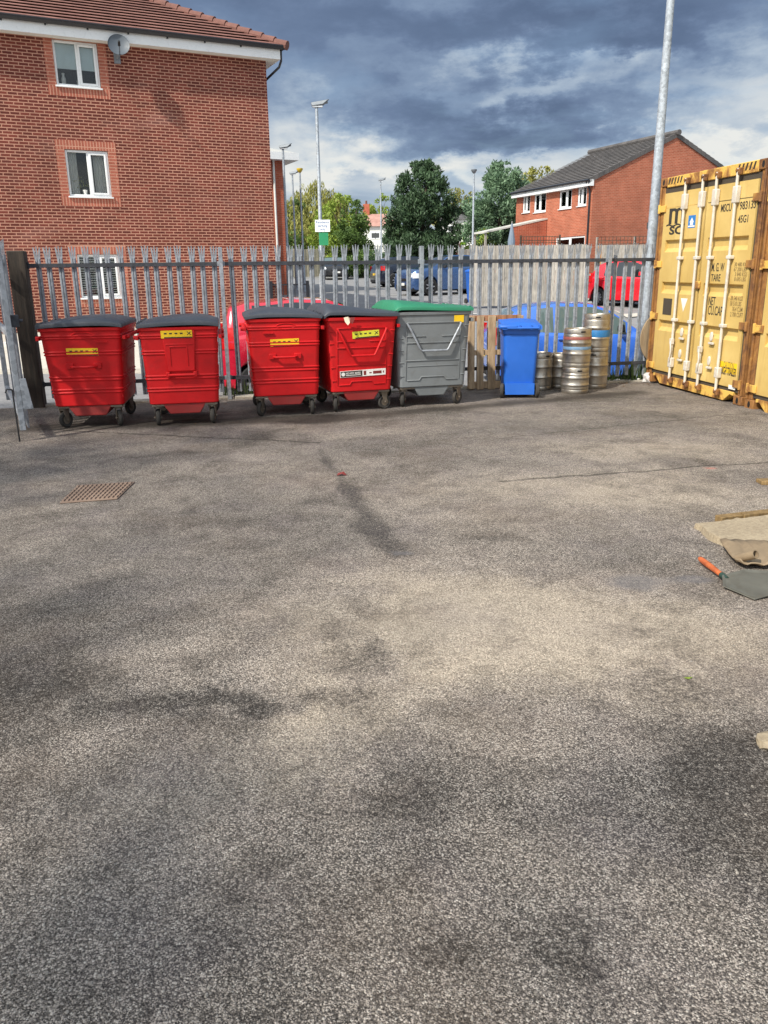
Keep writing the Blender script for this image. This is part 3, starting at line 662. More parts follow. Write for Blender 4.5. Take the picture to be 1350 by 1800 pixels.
# the orange brick house on the right
HC=Vector((10.72,43,0)); ha=23.31
hs=thing('brick_house','orange brick semi detached house with grey tiled gable roof behind the yellow container','house',HC,ha)
# local: x along the gable, y along the front going away
ZE=6.16; ZG=.7; RU=5.1; RISE=2.22; PH_=math.degrees(math.atan2(RISE,RU)); HL_=7.05
m=MB()
m.add([(0,0,ZG),(2*RU,0,ZG),(2*RU,0,ZE),(RU,0,ZE+RISE),(0,0,ZE)],[(0,1,2,3,4)])
m.add([(0,HL_,ZG),(2*RU,HL_,ZG),(2*RU,HL_,ZE),(RU,HL_,ZE+RISE),(0,HL_,ZE)],[(4,3,2,1,0)])
fw_=MB(); FR=rz(-90)           # front wall: local panel x -> -y
hh=[]
def yy(px,py=350):              # distance along the front for a picture column
    d=sight(px,py); best=None
    e=Vector((-math.sin(R(ha)),math.cos(R(ha)),0)); nn=Vector((math.cos(R(ha)),math.sin(R(ha)),0))
    tt=(HC-CAMP).dot(nn)/d.dot(nn); q=CAMP+d*tt; return (q-HC).dot(e), q.z
wins=[]
for a,b,tz,bz,xx in ((983,1005,332,367,994),(1015,1031,327,362,1023),(939,960,338,373,950),(919,932,342,374,925)):
    y1,_=yy(a);y0,_=yy(b); z1=yy(xx,tz)[1]; z0=yy(xx,bz)[1]; wins.append((y0,y1,z0,z1))
y1,_=yy(977,420); y0,_=yy(1028,420); wins.append((y0,y1,1.8,yy(1000,416)[1]))
Mfr=Matrix(((0,1,0,0),(1,0,0,0),(0,0,1,0),(0,0,0,1)))   # panel x -> y, panel depth -> x
wall_panel(m,0,HL_,ZG,ZE,[tuple(q) for q in wins],.1,Mfr)
m.add([(2*RU,0,ZG),(2*RU,HL_,ZG),(2*RU,HL_,ZE),(2*RU,0,ZE)],[(0,1,2,3)])
m.build('wall',M['brick_orange'],hs,smooth=False,recalc=False)
for i,(a,b,c,d) in enumerate(wins):
    f=window(hs,a,b,c,d,.04,.5 if i!=0 else .4,Mfr,fw=.09,sash='right')
    drape(f,a+.1,a+(b-a)*.45,c,d,.2,M_=Mfr,waves=3); room(f,a,b,c,d,.11,Mfr)
def slope(sign):
    mb=MB(); X0=-.35
    MM=Mfr if sign>0 else tr(2*RU,0,0)@Matrix.Diagonal((-1,1,1,1))@Mfr
    roof_courses(mb,lambda t_:(-.05,HL_+.15),X0,ZE-.1,PH_,RU+.35,.32,.05,MM); return mb
mb=slope(1); q=slope(-1); mb.add(q.v,q.f)
roof=mb.build('roof',M['tile_grey'],hs,ang=20)
v_=MB()
for s in (1,-1):
    for i in range(int((RU+.35)/.31)+1):
        t0=-.35+i*.31; t1=min(RU,t0+.33); x0=t0 if s>0 else 2*RU-t0; x1=t1 if s>0 else 2*RU-t1
        z0=ZE-.1+(t0+.35)*math.tan(R(PH_)); z1=ZE-.1+(t1+.35)*math.tan(R(PH_))
        v_.hexa([(x0,-.06,z0-.16),(x1,-.06,z1-.16),(x1,-.02,z1-.16),(x0,-.02,z0-.16)],[(x0,-.06,z0+.085),(x1,-.06,z1+.06),(x1,.06,z1+.06),(x0,.06,z0+.085)])
v_.build('verge_tile',M['tile_grey'],roof)
v_=MB(); v_.path([(RU,-.2,ZE+RISE+.12),(RU,HL_+.2,ZE+RISE+.12)],.14,8); v_.build('ridge_tile',M['tile_grey'],roof)
m=MB(); m.box(-.30,-.27,-.05,HL_+.1,ZE-.36,ZE-.1); m.box(-.27,0,-.05,HL_+.1,ZE-.36,ZE-.34); m.box(-.27,.0,-.06,-.02,ZE-.36,ZE-.05); m.build('fascia',M['upvc'],hs)
m=MB(); m.tube((-.36,-.1,ZE-.1),(-.36,HL_+.12,ZE-.1),.06); m.build('gutter',M['gutter'],hs)
m=MB(); m.path([(-.34,.15,ZE-.12),(-.1,.15,ZE-.5),(-.06,.15,ZE-.7),(-.06,.15,ZG)],.05,8); m.build('downpipe',M['gutter'],hs)
m=MB()
for x,z in ((3.6,yy(1043,400)[1]),(4.7,yy(1043,400)[1])): m.box(x,x+.28,-.03,.02,z,z+.3)
m.build('air_vent',M['tile_grey'],hs)
# lean-to canopy against the house
cn=thing('garden_canopy','pale sloping lean-to canopy against the front of the orange brick house','canopy',HC,ha)
ya=yy(962,400)[0]; yb=ya+1.3
m=MB(); m.hexa([(-4.0,ya,3.7),(0,ya,4.45),(0,yb,4.45),(-4.0,yb,3.7)],[(-4.0,ya,3.78),(0,ya,4.53),(0,yb,4.53),(-4.0,yb,3.78)]); m.build('roof_panel',M['roof_pale'],cn)
m=MB(); 
for y in (ya+.05,yb-.1): m.box(-3.9,-3.8,y,y+.08,.8,3.7)
m.build('post',M['fence_wood'],cn)
m=MB()
for i in range(16): x=-2.35+i*.145; m.box(x,x+.135,ya+.02,ya+.05,.85,3.7+(x+4)*.187)
m.build('side_boards',M['brick_side'],cn)
# ---------------------------------------------------------------- palisade fence
fence=thing('palisade_fence','galvanised steel palisade fence with three pronged pales along the back of the yard','fence',F0,FA)
def pale_mesh():
    m=MB(); W=[(-.034,.0),(-.024,.017),(-.009,.019),(0,.007),(.009,.019),(.024,.017),(.034,.0)]; th=.003
    def ring(z,sx=1,dx=0,dy=0): return [(x*sx+dx,-y+dy,z) for x,y in W]+[(x*sx*.96+dx,-y-th+dy,z) for x,y in reversed(W)]
    m.loft([ring(.10),ring(1.0),ring(1.90)])
    def prong(x0,x1,y,lean,top,tip,yl=0):
        xm=(x0+x1)/2
        a=[(x0,y-.003,1.90),(x1,y-.003,1.90),(x1,y,1.90),(x0,y,1.90)]
        b=[(x0+lean*.5,y-.003+yl*.5,1.985),(x1+lean*.5,y-.003+yl*.5,1.985),(x1+lean*.5,y+yl*.5,1.985),(x0+lean*.5,y+yl*.5,1.985)]
        m.hexa(a,b); c=[(xm+lean+s*.006,y+dy+yl,top) for s,dy in ((-1,-.003),(1,-.003),(1,0),(-1,0))]; m.hexa(b,c)
    prong(-.034,-.009,-.012,-.018,2.045,0); prong(-.0095,.0095,-.010,0,2.055,0,-.012); prong(.009,.034,-.012,.018,2.045,0)
    return m
proto_pale=pale_mesh().build('pale',M['galv'],fence)
posts=[2.49,5.27,8.13]; edges=[.10]+posts+[9.02]
first=True; rgn=random.Random(11)
for a,b in zip(edges,edges[1:]):
    n=int(round((b-a)/.152)); g=(b-a)/n
    for i in range(n):
        if i==0 and a!=edges[0]: continue
        x=a+i*g if a!=edges[0] else a+g*.35+i*g
        o=proto_pale if first else proto_pale.copy()
        if not first: COL.objects.link(o); o.parent=fence
        first=False
        o.location=(x+rgn.uniform(-.006,.006),.075,rgn.uniform(-.012,.008)); o.rotation_euler=(0,R(rgn.uniform(-.5,.5)),R(rgn.uniform(-2,2)))
for a,b in zip(edges,edges[1:]):
    for z in (.29,1.815):
        m=MB(); x0=a+.03 if a>.2 else a-.05; x1=b-.028
        m.box(x0,x1,.018,.024,z-.022,z+.028); m.box(x0,x1,.0241,.052,z+.022,z+.028)
        m.build('rail',M['galv_shade'],fence)
for x in posts:
    m=MB(); m.box(x-.026,x+.026,-.035,-.030,-.45,2.03); m.box(x-.003,x+.003,-.030,.045,-.45,2.02); m.box(x-.026,x+.026,.045,.050,-.45,2.03)
    for z in (.30,1.82): m.box(x-.05,x+.05,.006,.016,z-.03,z+.03)
    m.build('post',M['galv'],fence,bevel=.004)
gp=thing('gatepost','dark square timber gatepost between the open gate and the palisade fence','gatepost',F0+Vector((-.04,0,0)),FA)
m=MB(); m.box(-.13,.08,-.1,.1,-.3,2.0); m.build('post',M['post_wood'],gp,bevel=.012)
m=MB(); m.box(.075,.1,-.02,.03,.26,.33); m.box(.085,.1,.0,.05,1.78,1.86); m.build('rail_bracket',M['galv_shade'],gp)
# open gate leaf, seen almost edge-on
g0=Vector((-4.98,10.62,0)); g1=Vector((-3.80,8.33,0)); ga=math.degrees(math.atan2(g1.y-g0.y,g1.x-g0.x)); gl=(g1-g0).length
gate=thing('steel_gate','open galvanised steel gate leaf seen edge on with drop bolt','gate',g0,ga)
m=MB(); m.box(gl-.06,gl,-.03,.03,.12,2.02); m.build('stile',M['galv'],gate,bevel=.005)
m=MB(); m.box(0,.06,-.03,.03,.12,2.0); m.build('stile',M['galv'],gate,bevel=.005)
for z in (.25,1.08,1.80):
    m=MB(); m.box(.06,gl-.06,-.025,.025,z,z+.06); m.build('rail',M['galv'],gate,bevel=.004)
pm=pale_mesh()
for i in range(14):
    o=bpy.data.objects.new('pale',proto_pale.data); COL.objects.link(o); o.parent=gate; o.location=(.14+i*.165,.06,0); o.rotation_euler=(0,0,R(180))
m=MB(); m.tube((gl-.03,-.05,.0),(gl-.03,-.05,.55),.0085); m.path([(gl-.03,-.05,.55),(gl-.03,-.1,.56),(gl-.03,-.12,.52)],.008,6); m.build('drop_bolt',M['black_trim'],gate)
m=MB(); m.hexa([(gl-.03,.03,.34),(gl+.0,.03,.34),(gl+.0,.13,.34),(gl-.03,.13,.34)],[(gl-.03,.03,.66),(gl,.03,.66),(gl,.09,.66),(gl-.03,.09,.66)]); m.build('latch_plate',M['galv'],gate,bevel=.003)
m=MB(); m.box(gl-.2,gl-.06,.031,.11,1.18,1.30); m.tube((gl-.13,.11,1.24),(gl-.13,.15,1.24),.018); m.build('lock_box',M['galv_shade'],gate,bevel=.005)

# ---------------------------------------------------------------- waste bins
def rrect(w,d,r,z,n=4,cx=0,cy=0):
    out=[]
    for sx,sy,a0 in ((1,-1,-90),(1,1,0),(-1,1,90),(-1,-1,180)):
        for i in range(n+1):
            a=R(a0+90*i/n); out.append((cx+sx*(w/2-r)+r*math.cos(a),cy+sy*(d/2-r)+r*math.sin(a),z))
    return out
def grid_lid(hfun,w,d,nx=22,ny=14,skirt=.055,cy=0):
    m=MB(); vs=[];fs=[]
    for j in range(ny+1):
        for i in range(nx+1):
            u=-1+2*i/nx; v=-1+2*j/ny; vs.append((u*w/2,cy+v*d/2,hfun(u,v)))
    for j in range(ny):
        for i in range(nx): a=j*(nx+1)+i; fs.append((a,a+1,a+nx+2,a+nx+1))
    loop=[i for i in range(nx+1)]+[j*(nx+1)+nx for j in range(1,ny+1)]+[ny*(nx+1)+i for i in range(nx-1,-1,-1)]+[j*(nx+1) for j in range(ny-1,0,-1)]
    o=len(vs); k=len(loop)
    for t_ in loop: x,y,z=vs[t_]; vs.append((x*1.012,cy+(y-cy)*1.012,z-.014))
    for t_ in loop: x,y,z=vs[t_]; vs.append((x*1.014,cy+(y-cy)*1.014,z-skirt))
    for t_ in loop: x,y,z=vs[t_]; vs.append((x*.97,cy+(y-cy)*.97,z-skirt))
    for a,b in ((None,0),(0,1),(1,2)):
        for i in range(k):
            p=loop[i] if a is None else o+a*k+i; q=loop[(i+1)%k] if a is None else o+a*k+(i+1)%k
            fs.append((p,q,o+b*k+(i+1)%k,o+b*k+i))
    m.add(vs,fs); return m
def castor(parent,x,y,top,yaw,r=.092,splay=0):
    MM=tr(x,y,0)@rz(yaw)
    m=MB(); m.box(-.05,.05,-.05,.05,top-.012,top+.004,MM)
    for s in (-1,1):
        m.hexa([(-.012,s*.032-.003,r-.015),(.022,s*.032-.003,r-.015),(.022,s*.032+.003,r-.015),(-.012,s*.032+.003,r-.015)],[(-.055,s*.032-.003,top-.012),(.04,s*.032-.003,top-.012),(.04,s*.032+.003,top-.012),(-.055,s*.032+.003,top-.012)],MM)
    m.tube((.005,-.045,r),(.005,.045,r),.012,n=8,M=MM); m.tube((-.01,0,top-.03),(-.01,0,top),.04,n=12,M=MM)
    c=m.build('castor',M['castor'],parent,bevel=.002,seg=1)
    m=MB(); prof=[(.0,-.016),(.055,-.018),(.062,-.022),(r-.012,-.024),(r-.002,-.014),(r,0),(r-.002,.014),(r-.012,.024),(.062,.022),(.055,.018),(0,.016)]
    X=MM@tr(.005,0,r)@rot('X',90); m.lathe(prof,26,X,0)
    m.lathe([(0,.0195),(.03,.0195),(.05,.0185),(.052,.016)],18,X,1); m.lathe([(.052,-.016),(.05,-.0185),(.03,-.0195),(0,-.0195)],18,X,1)
    m.build('tyre',[M['rubber'],M['castor']],c,ang=40)
def waste_bin(label,A,B,wt,kind,hinge,bodym,lidm,seed,zb=.25,zt=1.15,dt=1.14,db=1.0,lidh=.075,sticker=(0,.0),stm='sticker',oval=0,ridge=0,castyaw=(60,75,10,100),yaw=None,wb=None,group='wheeled waste bins along the fence'):
    rg=random.Random(seed); A=Vector(A); B=Vector(B); wb=wb or (B-A).length; yaw=yaw if yaw is not None else math.degrees(math.atan2(B.y-A.y,B.x-A.x)); mid=(A+B)/2
    RM=rz(yaw); org=Vector((mid.x,mid.y,0))+RM@Vector((0,db/2,0))
    b=thing('waste_bin',label,'waste bin',org,yaw,group)
    H=zt-zb
    ridges=[.10,.13,.30,.335,.62,.66,.78,.82] if kind=='A' else [.16,.34,.5,.66,.82]
    levels=[(0,-.015),(.012,0)]
    for i,f in enumerate(sorted(ridges)):
        f=1-f
        levels+= [(f-.012,0),(f-.008,.009),(f+.006,.009),(f+.010,0)] if kind=='A' else []
    levels+=[(.955,0),(.96,.014),(1.0,.016)]
    levels.sort()
    m=MB(); rings=[]
    def ring(f,off,yo=0):
        ww=wb+(wt-wb)*f+2*off; dd=db+(dt-db)*f+2*off; cy=-(dt-db)*.0; return rrect(ww,dd,.055,zb+H*f,4)
    rings=[ring(f,o) for f,o in levels]
    inner=[rrect(wt-.05,dt-.05,.05,zt-.002,4),rrect(wt-.08,dt-.08,.05,zt-.25,4)]
    m.loft(rings+inner)
    # lifting trunnions and comb brackets at the rim
    for s in (-1,1):
        x=s*(wt/2+.01)
        m.box(min(x,x+s*.035),max(x,x+s*.035),-dt/2+.02,dt/2-.02,zt-.135,zt-.095)
    body=m.build('body',M[bodym],b,bevel=.003,seg=1)
    for s in (-1,1):
        for q_ in (-1,1):
            x=s*(wt/2+.03); m=MB(); m.tube((x,q_*dt*.36,zt-.115),(x+s*.045,q_*dt*.36,zt-.115),.024,n=10); m.build('lifting_pin',M[bodym] if kind=='A' else M['galv'],b)
    # drain box under the floor
    m=MB(); m.hexa([(-.17,-db/2+.03,zb-.115),(.17,-db/2+.03,zb-.115),(.17,db/2-.2,zb-.115),(-.17,db/2-.2,zb-.115)],[(-.24,-db/2+.015,zb),(.24,-db/2+.015,zb),(.24,db/2-.15,zb),(-.24,db/2-.15,zb)])
    m.build('drain_box',M['red_dirty'] if bodym=='red' else M['bin_grey'],b,bevel=.01)
    m=MB(); m.box(-wb/2+.02,wb/2-.02,-db/2+.02,db/2-.02,zb-.02,zb); m.build('chassis',M['castor'],b)
    # front face frame: x right, z up the slope, y inwards
    t0=Vector((0,-db/2,zb)); t1=Vector((0,-dt/2,zt)); ez=(t1-t0).normalized(); ey=ez.cross(Vector((1,0,0)))
    FMx=Matrix((( 1,0,ez.x,t0.x),(0,ey.y,ez.y,t0.y),(0,ey.z,ez.z,t0.z),(0,0,0,1))); FH=(t1-t0).length
    if kind=='A':
        m=MB()
        if oval:
            pts=[(.11*math.cos(a*math.pi/12)+oval*.02,-.004,FH*.905+.034*math.sin(a*math.pi/12)) for a in range(24)]; m.path([FMx@Vector(p) for p in pts],.006,6,close=True)
        if ridge: m.box(ridge-.06,ridge+.06,-.022,.0,FH*.815,FH*.83,FMx)
        for s in (-1,1): m.box(s*wb*.5-.004*s,s*wb*.5+.004*s,.02,.10,FH*.1,FH*.14,FMx)
        if oval or ridge: m.build('embossing',M[bodym],body)
    if kind=='A' and sticker!='hatch':
        m=MB(); z=FH*.52
        for s in (-1,1): m.box(s*.15-.04,s*.15+.04,-.022,.004,z-.028,z+.036,FMx); 
        m.path([FMx@Vector((-.14,-.02,z)),FMx@Vector((-.11,-.06,z)),FMx@Vector((.11,-.06,z)),FMx@Vector((.14,-.02,z))],.015,8)
        m.build('grab_handle',M[bodym],b,bevel=.006)
        sx,sz=.0,FH*.70
    if sticker=='hatch':
        m=MB(); z0,z1=FH*.40,FH*.955
        m.hexa([(-.155,-.026,z0+.03),(.155,-.026,z0+.03),(.155,.003,z0+.03),(-.155,.003,z0+.03)],[(-.18,-.024,z1),(.18,-.024,z1),(.18,.003,z1),(-.18,.003,z1)],FMx)
        pan=m.build('hatch_panel',M[bodym],b,bevel=.012)
        m=MB()
        for q in ((-.115,-.105,z0+.10,z1-.17),(.075,.085,z0+.10,z1-.17)): m.box(q[0],q[1],-.033,-.02,q[2],q[3],FMx)
        m.box(-.115,.085,-.033,-.02,z1-.18,z1-.165,FMx); m.box(-.15,.15,-.03,-.015,z1-.155,z1-.14,FMx); m.build('hatch_rim',M[bodym],pan,bevel=.003)
        m=MB(); z=z0
        for s in (-1,1): m.box(s*.15-.02,s*.15+.02,-.05,.004,z-.03,z+.03,FMx)
        m.tube((-.15,-.04,z-.005),(.15,-.04,z-.005),.016,M=FMx); m.build('grab_handle',M[bodym],b,bevel=.006)
        sx,sz=-.02,FH*.915
    if kind=='B':
        m=MB(); a=wb*.40
        # pressed panel lines
        def bar(x0,x1,z,h=.010,d=.010): m.box(x0,x1,-d,.003,z-h/2,z+h/2,FMx)
        for z in (FH*.86,FH*.60,FH*.365): bar(-a,a,z)
        bar(-a,-a*.3,FH*.685); bar(a*.3,a,FH*.685); bar(-a*.95,a*.95,FH*.29,.006,.007)
        for s in (-1,1): m.box(s*a-.004,s*a+.004,-.008,.003,FH*.10,FH*.86,FMx)
        m.path([FMx@Vector(p) for p in ((-a*.95,-.004,FH*.10),(-a*.5,-.004,FH*.10),(-a*.42,-.004,FH*.145),(a*.42,-.004,FH*.145),(a*.5,-.004,FH*.10),(a*.95,-.004,FH*.10))],.007,6)
        for f in (.16,.34,.5,.66,.82):
            for s in (-1,1): m.box(s*(wb/2+(wt-wb)/2*f-.045)-.03,s*(wb/2+(wt-wb)/2*f-.045)+.03,-.007,.003,FH*f-.005,FH*f+.005,FMx)
        m.build('pressed_panel',M[bodym],body,bevel=.003,seg=1)
        m=MB(); zz=FH*.845; zl=FH*.50
        m.path([FMx@Vector(p) for p in ((-a*.98,0,zz),(-a*.98,-.03,zz),(-a*.93,-.04,zz-.03),(-a*.52,-.05,zl+.02),(-a*.46,-.05,zl),(a*.46,-.05,zl),(a*.52,-.05,zl+.02),(a*.93,-.04,zz-.03),(a*.98,-.03,zz),(a*.98,0,zz))],.0135,8)
        m.build('tipping_bar',M[bodym] if bodym=='red' else M['galv'],b)
        sx,sz=(.05,FH*.775) if bodym=='red' else (.33,FH*.90)
    # yellow notice
    sw,sh=(.17,.042) if bodym=='red' else (.065,.045)
    off=-.0275 if sticker=='hatch' else -.004
    MS=FMx@tr(sx,0,sz)@rot('Y',sticker[0] if isinstance(sticker,tuple) else 0)
    m=MB(); m.box(-sw,sw,off-.002,off,-sh,sh,MS)
    st=m.build('notice_sticker',M[stm],b)
    m=MB(); m.box(-sw*.80,sw*.98,off-.0035,off-.002,-sh*.98,-sh*.70,MS)
    for i in range(4): m.box(-sw*.8+i*sw*.34,-sw*.8+i*sw*.34+sw*.18,off-.0035,off-.002,sh*.05,sh*.40,MS)
    if bodym=='red':
        for s in (-1,1): m.hexa([(sw*.80-s*sw*.12-.006,off-.0035,-sh*.25),(sw*.80-s*sw*.12+.006,off-.0035,-sh*.25),(sw*.80-s*sw*.12+.006,off-.002,-sh*.25),(sw*.80-s*sw*.12-.006,off-.002,-sh*.25)],[(sw*.80+s*sw*.12-.006,off-.0035,sh*.65),(sw*.80+s*sw*.12+.006,off-.0035,sh*.65),(sw*.80+s*sw*.12+.006,off-.002,sh*.65),(sw*.80+s*sw*.12-.006,off-.002,sh*.65)],MS)
        m.build('notice_print',M['black_text'],st)
    # lid
    s=1 if hinge=='R' else -1
    zl=zt+.036
    def hf(u,v):
        q=u*s                       # +1 at the hinge
        e=1-abs(v)**5
        if kind=='A': pr=max(0,1-((q+.35)/ (1.35 if q>-.35 else .66))**2)**.75
        else: pr=min(1,max(0,(q+1)/.13))**.55*(1-.80*sstep(-.80,1.0,q))
        return zl+lidh*pr*(.35+.65*max(0,e))
    lid=grid_lid(hf,wt+.032,dt+.04,26,16,skirt=.042).build('lid',M[lidm],b,ang=50)
    m=MB(); x=s*(wt/2+.005)
    for y in (-dt*.44,-dt*.30,-dt*.12,dt*.12,dt*.3,dt*.44): m.tube((x,y-.03,zl+.005),(x,y+.03,zl+.005),.020,n=10)
    m.tube((x,-dt/2,zl-.005),(x,dt/2,zl-.005),.009,n=8); m.build('hinge',M['lid_black'] if lidm=='lid_black' else M[lidm],lid)
    hx,hy=wb/2-.075,db/2-.09
    for (px,py),yw in zip(((-hx,-hy),(hx,-hy),(-hx,hy),(hx,hy)),castyaw): castor(b,px,py,zb-.02,yw)
    return b,FMx,FH
waste_bin('red waste bin nearest the gatepost, with a front grab handle and black lid',(-3.72,9.01,0),(-2.99,9.19,0),.87,'A','L','red','lid_black',1,yaw=8.5,zt=1.13,oval=1,ridge=.22,castyaw=(55,-70,20,60),sticker=(1,0))
waste_bin('red waste bin with a square hatch panel on its front and black lid',(-2.67,9.12,0),(-1.90,9.23,0),.855,'A','L','red','lid_black',2,yaw=11,zt=1.12,sticker='hatch',castyaw=(95,80,0,50),)
waste_bin('red waste bin with front grab handle standing in front of the red hatchback',(-1.54,9.55,0),(-.79,9.87,0),.86,'A','R','red','lid_black',3,yaw=11,wb=.78,zt=1.17,oval=1,ridge=-.19,castyaw=(60,85,40,10),sticker=(-1,0))
b4,FM4,FH4=waste_bin('red waste bin with bent tipping bar and a white printed strip, black lid ajar',(-.63,9.85,0),(.11,10.19,0),.90,'B','R','red','lid_black',4,yaw=17,wb=.78,zt=1.16,dt=1.15,lidh=.11,stm='sticker_lime',castyaw=(70,15,30,90),sticker=(-3,0))
waste_bin('grey waste bin with a green lid and bent steel tipping bar',(.20,10.18,0),(1.09,10.53,0),.985,'B','R','bin_grey','lid_green',5,yaw=15,wb=.90,zt=1.20,dt=1.15,lidh=.095,castyaw=(70,35,30,90),sticker=(0,0))
# printed strip on the fourth bin
SM=FM4@tr(.015,0,FH4*.255)@rot('Y',-1.5)
m=MB(); m.box(-.295,.295,-.007,-.004,-.04,.04,SM); st=m.build('printed_strip',M['white_text'],b4)
m=MB(); m.box(-.288,-.01,-.009,-.007,-.034,.034,SM); m.build('strip_panel',M['black_text'],st)
m=MB(); m.lathe([(0,0),(.024,0),(.024,.002),(0,.002)],20,SM@tr(-.255,-.009,0)@rot('X',90)); m.build('strip_emblem',M['white_text'],st)
m=MB(); m.box(.008,.04,-.009,-.007,-.026,.026,SM); m.box(.13,.24,-.009,-.007,-.018,.016,SM); m.box(.08,.112,-.009,-.007,-.008,.004,SM); m.box(.258,.272,-.009,-.007,-.012,.012,SM); m.build('strip_print',M['litter_red'],st)
lettering('NO HOT ASHES',.034,M['white_text'],st,SM@tr(-.222,-.0095,-.004)@rot('X',90),sx=.78,bold=.0006)
m=MB(); m.box(-.222,-.03,-.0095,-.009,-.02,-.013,SM); m.build('strip_print',M['white_text'],st)
lt=thing('food_wrapper','crumpled cream and pink wrapper caught under the lid of the fourth bin','litter',b4.matrix_basis@(FM4@Vector((-.19,-.03,FH4*.94))),20)
m=MB(); m.add([(-.05,-.02,.06),(.0,-.035,.07),(.03,-.02,.05),(.02,-.04,0),(-.01,-.05,-.03),(-.04,-.03,.01)],[(0,1,5),(1,3,5),(1,2,3),(3,4,5)]); m.build('wrapper_half',M['paper'],lt)
m=MB(); m.add([(.03,-.02,.06),(.09,-.025,.06),(.08,-.03,.03),(.05,-.04,-.02),(.03,-.035,.01)],[(0,1,2),(0,2,4),(2,3,4)]); m.build('wrapper_half',M['litter_red'],lt)

# ---------------------------------------------------------------- blue wheelie bin
wb_=thing('wheelie_bin','tall blue plastic wheelie bin in front of the wooden pallet','wheelie bin',(1.895,11.22,0),-3)
m=MB(); rings=[]
for f,w_,d_ in ((0,.40,.46),(.03,.42,.48),(.5,.445,.53),(.9,.475,.58),(.905,.50,.61),(.97,.51,.62),(1,.51,.62)):
    rings.append(rrect(w_,d_,.05,.05+.90*f,4))
m.loft(rings); m.box(-.2,.2,-.29,-.25,.05,.20); m.build('body',M['blue_bin'],wb_)
def wl(u,v): return 1.0+.035*(1-u*u)*(1-v**4)+.025*v+.0
lid=grid_lid(wl,.52,.70,14,14,.05,0).build('lid',M['blue_bin'],wb_,ang=50)
m=MB(); m.hexa([(-.31,-.36,.93),(-.05,-.37,.93),(-.05,-.2,.93),(-.31,-.1,.93)],[(-.30,-.37,.985),(-.06,-.375,.985),(-.06,-.2,.99),(-.30,-.1,.99)]); m.build('lid_lip',M['blue_bin'],lid,bevel=.02)
m=MB(); m.tube((-.20,-.36,.945),(.22,-.36,.945),.014)
for x in (-.03,.12,.22): m.box(x-.012,x+.012,-.365,-.28,.925,.985)
m.build('handle_bar',M['blue_bin'],wb_)
for s in (-1,1):
    m=MB(); r=.1; m.lathe([(0,-.02),(.05,-.02),(.06,-.024),(r-.01,-.025),(r,-.015),(r,.015),(r-.01,.025),(.06,.024),(.05,.02),(0,.02)],26,tr(s*.235,-.235,r)@rz(8*s)@rot('Y',90)); m.build('wheel',M['rubber'],wb_)
m=MB(); m.tube((-.24,-.235,.1),(.24,-.235,.1),.012); m.build('axle',M['castor'],wb_)

# ---------------------------------------------------------------- wooden pallet against the fence
pa=thing('wooden_pallet','worn wooden pallet stood on edge against the fence behind the blue wheelie bin','pallet',(1.26,11.80,0),8,rotm=None)
PM=rot('X',-3)
for z,h,mt in ((.02,.10,'pallet'),(.50,.075,'pallet'),(.985,.085,'pallet_dirty')):
    m=MB(); m.box(0,.80,.0,.022,z,z+h,PM); m.build('cross_board',M[mt],pa,bevel=.004)
for x,w_ in ((.02,.075),(.135,.10),(.30,.115),(.74,.09)):
    m=MB(); m.box(x,x+w_,-.022,-.001,.0+random.uniform(0,.015),1.06,PM); m.build('slat',M['pallet'],pa,bevel=.004)
for x in (.02,.70):
    m=MB(); m.box(x,x+.09,.023,.10,.02,1.06,PM); m.build('bearer',M['pallet'],pa,bevel=.004)

# ---------------------------------------------------------------- kegs
def keg(label,loc,h,yaw,bands=(),r=.196,holes=True):
    k=thing('beer_keg',label,'keg',loc,yaw,'steel beer kegs by the fence')
    p=[(0,.03),(r*.8,.03),(r*.86,.0),(r*.93,.0),(r*.96,.012),(r*.97,.05),(r*.955,.06),(r*.985,.075),(r*.99,.085)]
    def rib(z): return [(r*.975,z-.028),(r*.985,z-.02),(r*1.02,z-.006),(r*1.02,z+.006),(r*.985,z+.02),(r*.975,z+.028)]
    ribs=(h*.36,h*.64) if h>.45 else (h*.34,h*.62)
    for z in ribs: p+=rib(z)
    p+=[(r*.99,h-.10),(r*.975,h-.085),(r*.955,h-.075),(r*.965,h-.065),(r*.965,h-.012),(r*.94,h),(r*.90,h),(r*.875,h-.012),(r*.87,h-.055),(r*.6,h-.045),(.05,h-.035),(0,h-.035)]
    m=MB(); m.lathe(p,40); b=m.build('shell',M['keg'],k,ang=30)
    m=MB(); m.lathe([(0,h-.04),(.035,h-.04),(.038,h-.012),(.025,h-.008),(0,h-.008)],16); m.build('valve',M['keg'],k)
    if holes:
        for a in (0,120,240):
            m=MB(); n=8; A=[];B=[]
            for i in range(n+1):
                t_=-11+22*i/n; e=.011 if i not in (0,n) else .004
                for q,rr in ((A,r*.968+.0015),):
                    c,s=math.cos(R(a+t_)),math.sin(R(a+t_)); A.append((c*rr,s*rr,h-.040-e)); B.append((c*rr,s*rr,h-.040+e))
            m.add(A+B,[(i,i+1,n+2+i,n+1+i) for i in range(n)]); m.build('hand_hole',M['black_trim'],b)
    for z0,z1,mt in bands:
        m=MB(); m.lathe([(r*.985+.0015,z0),(r*.985+.0025,z0+.004),(r*.985+.0025,z1-.004),(r*.985+.0015,z1)],40); m.build('colour_band',M[mt],k)
    return k
M['band_red']=paint('faded_red_band',(160,92,84),.5,.3,dirt=.5,dirtc=(170,160,150),dscale=12)
M['band_blue']=paint('faded_blue_band',(120,156,190),.5,.3,dirt=.5,dirtc=(170,164,156),dscale=12)
M['band_blue2']=paint('blue_band',(52,126,186),.45,.2,dirt=.3,dirtc=(130,140,150),dscale=12)
kf=Vector((2.745,11.40,0)); kb_=Vector((3.15,11.92,0))
keg('short steel keg under the keg with red and pale blue bands',kf,.365,-85)
